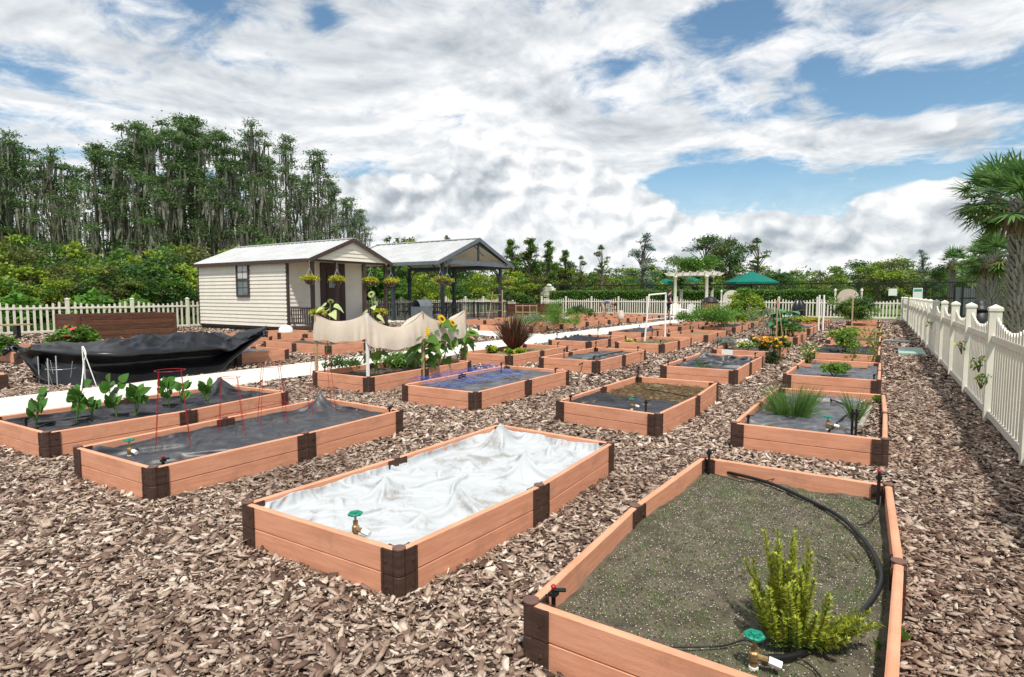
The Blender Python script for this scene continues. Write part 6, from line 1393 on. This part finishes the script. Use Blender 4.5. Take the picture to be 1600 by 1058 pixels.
# ------------------------------------------------------------ far garden furniture
def arbor():
    p=[GY(1054,500,44.5),GY(1103,500,44.5)]; t=thing('garden_arbour','cream arbour with two round posts and a vine covered top at the gate','arbour',((p[0].x+p[1].x)/2,45.2,0))
    for y in (44.5,46.1):
        for q in p: MB().lathe((q.x,y,0),[(.16,0),(.16,.15),(.13,.2),(.115,2.9),(.16,2.95),(.16,3.05)],12).build('post','cream',t,smooth=True)
    x0,x1=p[0].x-.9,p[1].x+.9
    for y in (44.42,44.56,46.02,46.16):
        m=MB(); m.add([(x0,y,3.3),(x0+.3,y,3.06),(x1-.3,y,3.06),(x1,y,3.3),(x0,y+.05,3.3),(x0+.3,y+.05,3.06),(x1-.3,y+.05,3.06),(x1,y+.05,3.3)],[(0,1,2,3),(7,6,5,4),(0,3,7,4),(1,5,6,2),(0,4,5,1),(3,2,6,7)]); m.build('beam','cream',t)
    for i in range(7): x=x0+.45+i*(x1-x0-.9)/6; MB().box(x-.03,44.1,3.302,x+.03,46.5,3.40).build('crosspiece','cream',t)
    bushlet(((x0+x1)/2,45.3,3.3),2.0,.95,4200,.16,.10,('leaf_fresh','leaf_mid'),'leafy vine heaped over the arbour top','vine','climbing_vine',nb=26,sq=.5)
    for q,l in ((p[0],'vine hanging down inside the left arbour post'),(p[1],'vine climbing the right arbour post')): bushlet((q.x+(.3 if q is p[0] else .15),45.0,1.6),.32,1.6,700,.14,.09,('leaf_mid','leaf_deep'),l,'vine','climbing_vine')
arbor()
def umbrella(c,w,zt,ze,label,sides=8):
    t=thing('garden_umbrella',label,'umbrella',(c.x,c.y,0),'green umbrellas beyond the fence'); m=MB(); n=sides
    ring=lambda r,z:[Vector((c.x+r*math.cos(2*PI*(i+.5)/n),c.y+r*math.sin(2*PI*(i+.5)/n),z)) for i in range(n)]
    a=ring(w,ze); b=ring(w*.5,ze+(zt-ze)*.52); d=ring(w,ze-.3); top=Vector((c.x,c.y,zt))
    m.add(a+b+[top],[(i,(i+1)%n,(i+1)%n+n,i+n) for i in range(n)]+[(i+n,(i+1)%n+n,2*n) for i in range(n)]); m.add(a+d,[(i,i+n,(i+1)%n+n,(i+1)%n) for i in range(n)]); m.build('canopy','umb',t)
    MB().cyl((c.x,c.y,0),(c.x,c.y,zt+.12),.06,n=8).build('pole','blackm',t)
    m=MB()
    for q in a: m.cyl((c.x,c.y,zt-.2),q,.02,n=4)
    m.build('ribs','blackm',t)
c=AT(1174,66); umbrella(c,2.95,4.28,3.05,'big green umbrella right of the arbour behind the hedge'); c=AT(1071,63); umbrella(c,1.9,3.75,3.1,'green umbrella seen through the arbour')
c=AT(1040,70); umbrella(c,1.3,3.6,3.1,'green umbrella half hidden left of the arbour')
def bin_(c,r,h,label,slats=True,dome='blackm'):
    t=thing('litter_bin',label,'litter bin',c); 
    if slats:
        MB().lathe(c,[(r*.9,0),(r*.9,h)],16).build('liner','black',t); m=MB(); n=22
        for i in range(n):
            a=2*PI*i/n; x=Vector((math.cos(a),math.sin(a),0)); s=Vector((-x.y,x.x,0)); w=r*.115; q=Vector(c)+x*r*.93
            m.add([q-s*w+x*k+Vector((0,0,z)) for z in (.05,h) for k in (0,.02)]+[q+s*w+x*k+Vector((0,0,z)) for z in (.05,h) for k in (0,.02)],[(1,5,7,3),(0,1,3,2),(4,6,7,5),(2,3,7,6),(0,4,5,1)])
        m.build('slats','woodbin',t)
    else: MB().lathe(c,[(r*.86,0),(r*.95,h*.5),(r*.95,h)],18).build('body','blackm',t,smooth=True)
    MB().lathe(Vector(c)+Vector((0,0,h)),[(r*1.05,.0),(r*1.05,.09),(r*.9,.12),(r*.8,.26),(r*.55,.38),(r*.2,.44),(.01,.45)],18).build('dome_lid',dome,t,smooth=True)
c=GY(1109,505,43.3); c.z=0; bin_(c,.55,1.05,'slatted wooden litter bin with a dark dome lid before the back fence')
bin_(AT(1532,21),.30,1.02,'black domed litter bin behind the right fence',False)
for px,y,w_,hh,l in ((1143,46.6,1.3,1.95,'rounded cream panel between posts behind the fence right of the arbour'),(1325,46.6,1.35,2.0,'rounded pinkish panel between posts near the back right corner')):
    c=GY(px,470,y); t=thing('arched_panel',l,'panel',(c.x,y,0),'arched panels behind the back fence'); m=MB(); k=20; vs=[(c.x-w_/2,y,.2)]+[(c.x+w_/2*math.cos(PI-PI*i/k),y,hh-.6+.62*math.sin(PI*i/k)) for i in range(k+1)]+[(c.x+w_/2,y,.2)]; n=len(vs)
    m.add(vs+[(a,b+.08,z) for a,b,z in vs],[tuple(range(n)),tuple(range(n,2*n))[::-1]]+[(i,(i+1)%n,(i+1)%n+n,i+n) for i in range(n)]); m.build('panel','stone' if px>1200 else 'cream',t)
    for s in (-1,1): MB().lathe((c.x+s*(w_/2+.12),y+.04,0),[(.06,0),(.06,hh-.15),(.09,hh-.12),(.07,hh),(.01,hh+.05)],8).build('post','cream',t)
c=AT(858,61); t=thing('garden_pillar','small cream gabled pillar behind the hedge, left part','pillar',c); MB().box(c.x-.85,c.y-.3,0,c.x+.85,c.y+.3,1.95).build('body','cream',t); m=MB(); m.add([(c.x-.6,c.y-.32,1.95),(c.x+.6,c.y-.32,1.95),(c.x+.35,c.y-.32,2.45),(c.x,c.y-.32,2.75),(c.x-.35,c.y-.32,2.45),(c.x-.6,c.y+.3,1.95),(c.x+.6,c.y+.3,1.95),(c.x+.35,c.y+.3,2.45),(c.x,c.y+.3,2.75),(c.x-.35,c.y+.3,2.45)],[(0,1,2,3,4),(9,8,7,6,5),(0,5,6,1),(1,6,7,2),(2,7,8,3),(3,8,9,4),(4,9,5,0)]); m.build('top','cream',t)
for s in (-.7,.7): MB().lathe((c.x+s,c.y,1.95),[(.08,0),(.08,.3),(.02,.4)],8).build('finial','cream',t)
def bag(c,label):
    o=MB().grid(lambda u,v:Vector((c.x+math.cos(u*2*PI)*(.42*max(0,math.sin(PI*(.08+.86*v)))**.6+.04*math.sin(u*31)),c.y+math.sin(u*2*PI)*(.42*math.sin(PI*(.08+.86*v))**.6+.04*math.sin(u*31)),1.25*v+.02*math.sin(u*25))),40,16).build('black_bag','tarp',smooth=True); tag(o,label,'bag')
c=GY(1247,503,43.6); bag(c,'bulging black bag hung before the back fence'); 
def chair(c,rz,label,s=1.0):
    t=thing('garden_chair',label,'chair',(0,0,0),'white plastic garden chairs'); t.location=c; t.rotation_euler=(0,0,rz); ORG[t.name]=Vector((0,0,0))
    MB().grid(lambda u,v:Vector(((u-.5)*.52*s,(v-.5)*.5*s,.46*s+.02*(2*u-1)**2)),6,6).build('seat','pvc',t,smooth=True).modifiers.new('t','SOLIDIFY').thickness=.03
    m=MB()
    for i in range(5): x=(i-2)*.1*s; m.slab((x-.035*s,.27*s),(x+.035*s,.27*s),.02,.48*s,(1.0-.03*abs(i-2))*s)
    m.build('backrest','pvc',t)
    for x in (-.24,.24):
        for y in (-.22,.22): MB().cyl((x*s*1.1,y*s*1.1,0),(x*s,y*s,.47*s),.025*s,n=6).build('leg','pvc',t)
        MB().tube([(x*s*1.08,-.24*s,.46*s),(x*s*1.1,-.24*s,.70*s),(x*s*1.1,.26*s,.72*s)],.022*s,6).build('armrest','pvc',t)
chair(G(1058,508,.03),.6,'white plastic chair on the path just below the standing person',1.15); chair(G(1072,510,.03),-.5,'white plastic chair right of the standing person',1.15)
c=G(970,500,.28); tag(MB().lathe((c.x,c.y,.28),[(.13,0),(.18,.08),(.18,.28),(.10,.42),(.11,.5)],12).build('pale_jug','stone',smooth=True),'pale pink jug standing on a raised bed beside the path','jug')
for px,py,l in ((884,500,'crumpled white sack behind the asparagus'),(820,505,'white sack left of the timber planter foot')):
    c=G(px,py,.2); tag(MB().grid(lambda u,v:Vector((c.x+math.cos(u*6.283)*.35*abs(math.sin(PI*v+.001))**.7,c.y+math.sin(u*6.283)*.25*abs(math.sin(PI*v+.001))**.7,.1+.28*(1-math.cos(PI*v))*.5+.03*math.sin(u*19))),16,8).build('white_sack','cloth',smooth=True),l,'sack')
# white pipe frame in bed c3c
def pipe_frame(b0,b1,z1,z2,label,name='pipe_frame'):
    t=thing(name,label,'frame',b0); a=Vector((b0.x,b0.y,.1)); c=Vector((b1.x,b1.y,.1)); off=Vector((.0,.12,0)); a2=Vector((b0.x+.12,b0.y,z1)); c2=Vector((b1.x,b1.y,z2))
    MB().cyl(a,a2,.026,n=8).build('leg','pvc',t); MB().cyl(c,c2,.026,n=8).build('leg','pvc',t); MB().cyl(a2,c2,.026,n=8).build('top_bar','pvc',t)
    k=a.lerp(a2,.5); k2=c.lerp(c2,.5); MB().cyl(k,k2,.012,n=6).build('cross_bar','pvc',t)
b0=G(1007,533,.2); b1=G(1039,530,.2); pipe_frame(b0,b1,1.60,1.65,'tall white pipe frame standing in the straw soil bed')
b0=G(763,500,.05); b1=G(785,503,.05)
t=thing('ladder_trellis','pale wooden ladder trellis leaning at the pavilion front corner','trellis',b0); a2=b0+Vector((0.25,.15,1.75)); c2=b1+Vector((0,0,1.85)); MB().cyl(b0,a2,.03,n=6).build('upright','pine',t); MB().cyl(b1,c2,.035,n=6).build('upright','pine',t)
for f in (.35,.62,.86): MB().cyl(b0.lerp(a2,f),b1.lerp(c2,f),.018,n=6).build('rung','pine',t)
b0=G(806,508,.2); t=thing('wire_trellis','pale wire grid trellis before the reddish timber planter','trellis',b0); m=MB()
for i in range(4): q=b0+Vector((.33*i*.85,.33*i*.5,0)); m.cyl(q,q+Vector((0,0,.95)),.02,n=5)
for z in (.3,.6,.9): m.cyl(b0+Vector((0,0,z)),b0+Vector((.85,.5,z)),.018,n=5)
m.build('grid','pine',t)
# green cover plate, dark edging, white tub
o=MB().box(.30,18.5,0,.90,20.6,.07).build('utility_cover','plate'); tag(o,'pale green flat utility cover in the mulch beside the right fence','cover')
o=MB().box(.05,23.1,0,.80,23.5,.08).build('dark_board','mgrey'); tag(o,'dark flat board lying on the mulch beyond the green cover','board')
c=GX(447,527,-19.0); tag(MB().lathe((c.x,c.y,0),[(.16,0),(.24,.08),(.27,.22),(.24,.36),(.15,.45),(.03,.48)],14).build('white_globe','pvc',smooth=True),'white rounded globe by the porch corner of the shed','globe')
# grill and picnic table under the pavilion
def grill(c):
    t=thing('barbecue_grill','covered grey barbecue grill under the pavilion edge','grill',c); MB().box(c.x-.35,c.y-.5,.05,c.x+.35,c.y+.5,.95).build('cabinet','mgrey',t)
    MB().grid(lambda u,v:Vector((c.x-.36+.72*v,c.y-.52+1.04*u,.955+.38*max(0,math.sin(PI*v))**.6)),8,10).build('hood','mgrey',t,smooth=True)
grill(Vector((-21.9,24.6,.05)))
def ptable(cx,cy,label):
    t=thing('picnic_table',label,'picnic table',(cx,cy,.05),'dark picnic tables'); MB().box(cx-.45,cy-1,.80,cx+.45,cy+1,.86).build('tabletop','dgrey',t)
    for s in (-.8,.8): MB().box(cx+s-.15,cy-1,.48,cx+s+.15,cy+1,.53).build('bench_seat','dgrey',t)
    for s in (-.7,.7): m=MB(); m.cyl((cx-.75,cy+s,.05),(cx-.2,cy+s,.8),.03,n=6); m.cyl((cx+.75,cy+s,.05),(cx+.2,cy+s,.8),.03,n=6); m.cyl((cx-.8,cy+s,.46),(cx+.8,cy+s,.46),.028,n=6); m.build('leg','dgrey',t)
ptable(-23.2,28.2,'dark picnic table nearer the front under the pavilion'); ptable(-26.5,29.5,'dark picnic table at the back under the pavilion')
# hanging baskets
def basket(c,r,label,hang=.45,rail=False,mats=('leaf_lime','leaf_lemon'),grp='baskets of lime foliage'):
    t=thing('hanging_basket',label,'hanging basket',c,grp); m=MB(); c=Vector(c)
    m.lathe(c,[(r*.2,-r*.85),(r*.6,-r*.7),(r*.9,-r*.3),(r,0),(r*.95,.01)],14); m.build('bowl','wood',t,smooth=True)
    m=MB()
    for i in range(10): a=2*PI*i/10; m.tube([c+Vector((math.cos(a)*r*k,math.sin(a)*r*k,z*r)) for k,z in ((.22,-.87),(.62,-.72),(.92,-.3),(1.03,0))],.006,4)
    m.build('wire_frame','galv',t)
    if hang:
        m=MB()
        for i in range(3): a=2*PI*i/3+.4; m.cyl(c+Vector((math.cos(a)*r,math.sin(a)*r,0)),c+Vector((0,0,hang)),.005,n=4)
        m.cyl(c+Vector((0,0,hang)),c+Vector((0,0,hang+.3)),.005,n=4); m.build('hanger','galv',t)
    g=np.random.default_rng(int(abs(c.x*31+c.y*77))); n=520; a=g.uniform(0,6.28,n); q=g.uniform(.1,1.5,n)*r; z=.05+.12*g.random(n)-.22*np.clip(q/r-1,0,1)*g.random(n)*1.5
    P=np.stack([np.cos(a)*q,np.sin(a)*q,z],1)+np.array(c); mb=MB(); k=g.random(n)<.7; leaf_cloud(mb,P[k],.11,.05,gen=g,droop=.2); mb.mi=1; leaf_cloud(mb,P[~k],.11,.05,gen=g,droop=.2); mb.build('foliage',list(mats),t)
bx=-19.15
for px,py,l in ((484,437,'basket of lime foliage at the left front post of the shed porch'),(527,438,'basket of lime foliage before the shed door'),(579,440,'basket of lime foliage at the third porch post'),(611,441,'widest basket of lime foliage at the right porch corner')): basket(GX(px,py,bx),.23,l)
for px,py,l in ((497,490,'lime foliage basket on the porch railing left of the door'),(594,489,'lime foliage basket on the porch railing at right')): basket(GX(px,py,bx),.22,l,0)
for px,py,l in ((688,437,'left basket of the pair at the front pavilion post'),(699,440,'right basket of the pair at the front pavilion post'),(793,442,'basket at the far right pavilion post')): basket(GX(px,py,-20.75),.26,l,.5,mats=('leaf_yel','leaf_lemon'),grp='baskets of yellow foliage on the pavilion')

# ------------------------------------------------------------ people
def skinned(name,mat_,parent,verts,edges,radii,sub=2):
    me=bpy.data.meshes.new(name); me.from_pydata([tuple(v) for v in verts],edges,[]); o=bpy.data.objects.new(name,me); scene.collection.objects.link(o); o.parent=parent; me.materials.append(M[mat_])
    sk=o.modifiers.new('skin','SKIN'); 
    for i,r in enumerate(radii):
        d=me.skin_vertices[0].data[i]; d.radius=(r,r) if isinstance(r,(int,float)) else r; d.use_root=(i==0)
    s=o.modifiers.new('sub','SUBSURF'); s.levels=sub; s.render_levels=sub; sk.use_smooth_shade=True; return o
def person(loc,rz,label,J,top,bottom,sc=1.13,shoe='black',longs=False):
    t=bpy.data.objects.new('person',None); scene.collection.objects.link(t); t.location=loc; t.rotation_euler=(0,0,rz); t.scale=(sc,sc,sc); tag(t,label,'person')
    V=[];E=[];Rr=[];ix={}
    def a(n,p,r,par=None): ix[n]=len(V); V.append(p); Rr.append(r); 
    for n,p,r,par in J:
        a(n,p,r)
        if par: E.append((ix[par],ix[n]))
    skinned('body','skin',t,V,E,Rr)
    P={n:Vector(p) for n,p,r,_ in J}; Rd={n:r for n,p,r,_ in J}
    def r_(n,k=1.12,add=.012): r=Rd[n]; return (r[0]*k+add,r[1]*k+add) if isinstance(r,tuple) else r*k+add
    names=['pelvis','spine','chest','shL','shR','elL','elR']; mm={}; Vv=[];Ee=[];R2=[]
    for n in names:
        q=P[n]; 
        if n=='elL': q=P['shL'].lerp(P['elL'],.7)
        if n=='elR': q=P['shR'].lerp(P['elR'],.7)
        mm[n]=len(Vv); Vv.append(q); R2.append(r_(n) if n not in('elL','elR') else .058)
    Ee=[(0,1),(1,2),(2,3),(2,4),(3,5),(4,6)]; skinned('shirt',top,t,Vv,Ee,R2)
    f=.95 if longs else .98
    Vv=[P['pelvis'],P['hipL'],P['hipR'],P['hipL'].lerp(P['knL'],f),P['hipR'].lerp(P['knR'],f)]; R2=[r_('pelvis',1.05,.02),.098,.098,.082,.082]; skinned('shorts',bottom,t,Vv,[(0,1),(0,2),(1,3),(2,4)],R2)
    hd=P['head']; up=(P['head']-P['neck']).normalized()
    m=MB(); q_=up.to_track_quat('Z','Y'); face=Vector((0,-1,0))
    g=MB(); prof=[(.001,.128),(.055,.118),(.088,.085),(.102,.035),(.100,-.01),(.085,-.05)]
    vs=[hd+q_@Vector((r*math.cos(2*PI*j/14),r*math.sin(2*PI*j/14)*1.08+.018,z+.01)) for r,z in prof for j in range(14)]
    g.add(vs,[(i*14+j,i*14+(j+1)%14,(i+1)*14+(j+1)%14,(i+1)*14+j) for i in range(len(prof)-1) for j in range(14)]); o=g.build('hair','hair',None,smooth=True); o.parent=t; ORG[o.name]=Vector((0,0,0))
    fw=q_@Vector((0,-1,0)); rt=q_@Vector((1,0,0))
    g=MB(); 
    for s in (-1,1): g.lathe(hd+fw*.085+rt*.034*s+up*.015,[(.001,-.008),(.010,-.004),(.010,.004),(.001,.008)],6)
    o=g.build('eyes','black'); o.parent=t
    for s,k in ((-1,'L'),(1,'R')):
        an=P['an'+k]; g=MB(); g.grid(lambda u,v:Vector((an.x+.045*math.cos(u*6.283)*max(0,math.sin(PI*v))**.5,an.y-.07+.135*math.cos(PI*v),max(0,.045+.05*math.sin(u*6.283)*max(0,math.sin(PI*v))**.5))),10,8); o=g.build('shoe',shoe,smooth=True); o.parent=t
    return t
def fingers(J,side,wr,d,dn):
    wr=Vector(wr); d=Vector(d).normalized(); dn=Vector(dn).normalized(); sd=d.cross(dn).normalized(); J.append(('palm'+side,tuple(wr+d*.05),.026,'wr'+side))
    for i in range(4):
        o=sd*(i-1.5)*.021; L=(.066,.078,.072,.055)[i]; J.append((f'f{side}{i}a',tuple(wr+d*.095+o),.0095,'palm'+side)); J.append((f'f{side}{i}b',tuple(wr+d*(.095+L)+o+dn*.022),.0075,f'f{side}{i}a'))
    J.append((f't{side}',tuple(wr+d*.07+dn*.02-sd*.05),.010,'palm'+side))
def standing():
    J=[('pelvis',(0,0,.95),(.13,.10),None),('spine',(0,.01,1.15),(.125,.095),'pelvis'),('chest',(0,.015,1.36),(.15,.105),'spine'),('neck',(0,.0,1.50),.055,'chest'),('jaw',(0,-.03,1.585),.062,'neck'),('head',(0,-.01,1.66),(.078,.092),'jaw'),('nose',(0,-.115,1.645),.014,'head'),
     ('earL',(-.088,.0,1.655),.016,'head'),('earR',(.088,.0,1.655),.016,'head'),
     ('shL',(-.19,.02,1.42),.062,'chest'),('shR',(.19,.02,1.42),.062,'chest'),('elL',(-.24,.05,1.14),.042,'shL'),('elR',(.24,.04,1.14),.042,'shR'),('wrL',(-.23,-.08,.90),.027,'elL'),('wrR',(.22,-.10,.92),.027,'elR'),
     ('hipL',(-.09,0,.90),.085,'pelvis'),('hipR',(.09,0,.90),.085,'pelvis'),('knL',(-.10,-.02,.50),.055,'hipL'),('knR',(.11,-.04,.50),.055,'hipR'),('clL',(-.10,.02,.33),.053,'knL'),('clR',(.11,.01,.33),.053,'knR'),('anL',(-.10,.02,.08),.036,'clL'),('anR',(.12,.02,.08),.036,'clR')]
    fingers(J,'L',(-.23,-.08,.90),(0,-.2,-1),(.6,-.5,0)); fingers(J,'R',(.22,-.10,.92),(0,-.2,-1),(-.6,-.5,0)); return J
person(G(1046,500,0),2.2,'person standing in navy shirt and dark shorts beside the arbour gate',standing(),'navy','navy')
def bending():
    J=[('pelvis',(0,.12,.92),(.13,.11),None),('spine',(0,-.06,1.04),(.12,.10),'pelvis'),('chest',(0,-.28,1.05),(.145,.11),'spine'),('neck',(0,-.44,.99),.055,'chest'),('jaw',(0,-.51,.93),.06,'neck'),('head',(0,-.57,.90),(.078,.09),'jaw'),('nose',(0,-.61,.82),.014,'head'),
     ('earL',(-.088,-.56,.91),.016,'head'),('earR',(.088,-.56,.91),.016,'head'),
     ('shL',(-.18,-.34,1.0),.06,'chest'),('shR',(.18,-.34,1.0),.06,'chest'),('elL',(-.21,-.42,.73),.042,'shL'),('elR',(.2,-.46,.74),.042,'shR'),('wrL',(-.12,-.56,.52),.027,'elL'),('wrR',(.12,-.60,.52),.027,'elR'),
     ('hipL',(-.09,.12,.88),.088,'pelvis'),('hipR',(.09,.12,.88),.088,'pelvis'),('knL',(-.11,.02,.50),.056,'hipL'),('knR',(.12,-.06,.50),.056,'hipR'),('clL',(-.11,.09,.33),.053,'knL'),('clR',(.12,.03,.33),.053,'knR'),('anL',(-.11,.12,.08),.036,'clL'),('anR',(.12,.04,.08),.036,'clR')]
    fingers(J,'L',(-.12,-.56,.52),(.1,-.2,-1),(.6,-.3,0)); fingers(J,'R',(.12,-.60,.52),(-.1,-.2,-1),(-.6,-.3,0)); return J
person(G(945,499,0),1.75,'person bending over a raised bed in grey lilac top and light shorts',bending(),'lilac','khaki')
# small weeds and a pale branch in the mulch
for px,py,l in ((945,770,'small green weed at the foot of the white covered bed'),(1540,1025,'tiny green weed in the mulch at bottom right')): tuft(G(px,py,.02),12,.05,.015,'grass_green',l,'weed',w=.006,lean=.9,curl=.8)
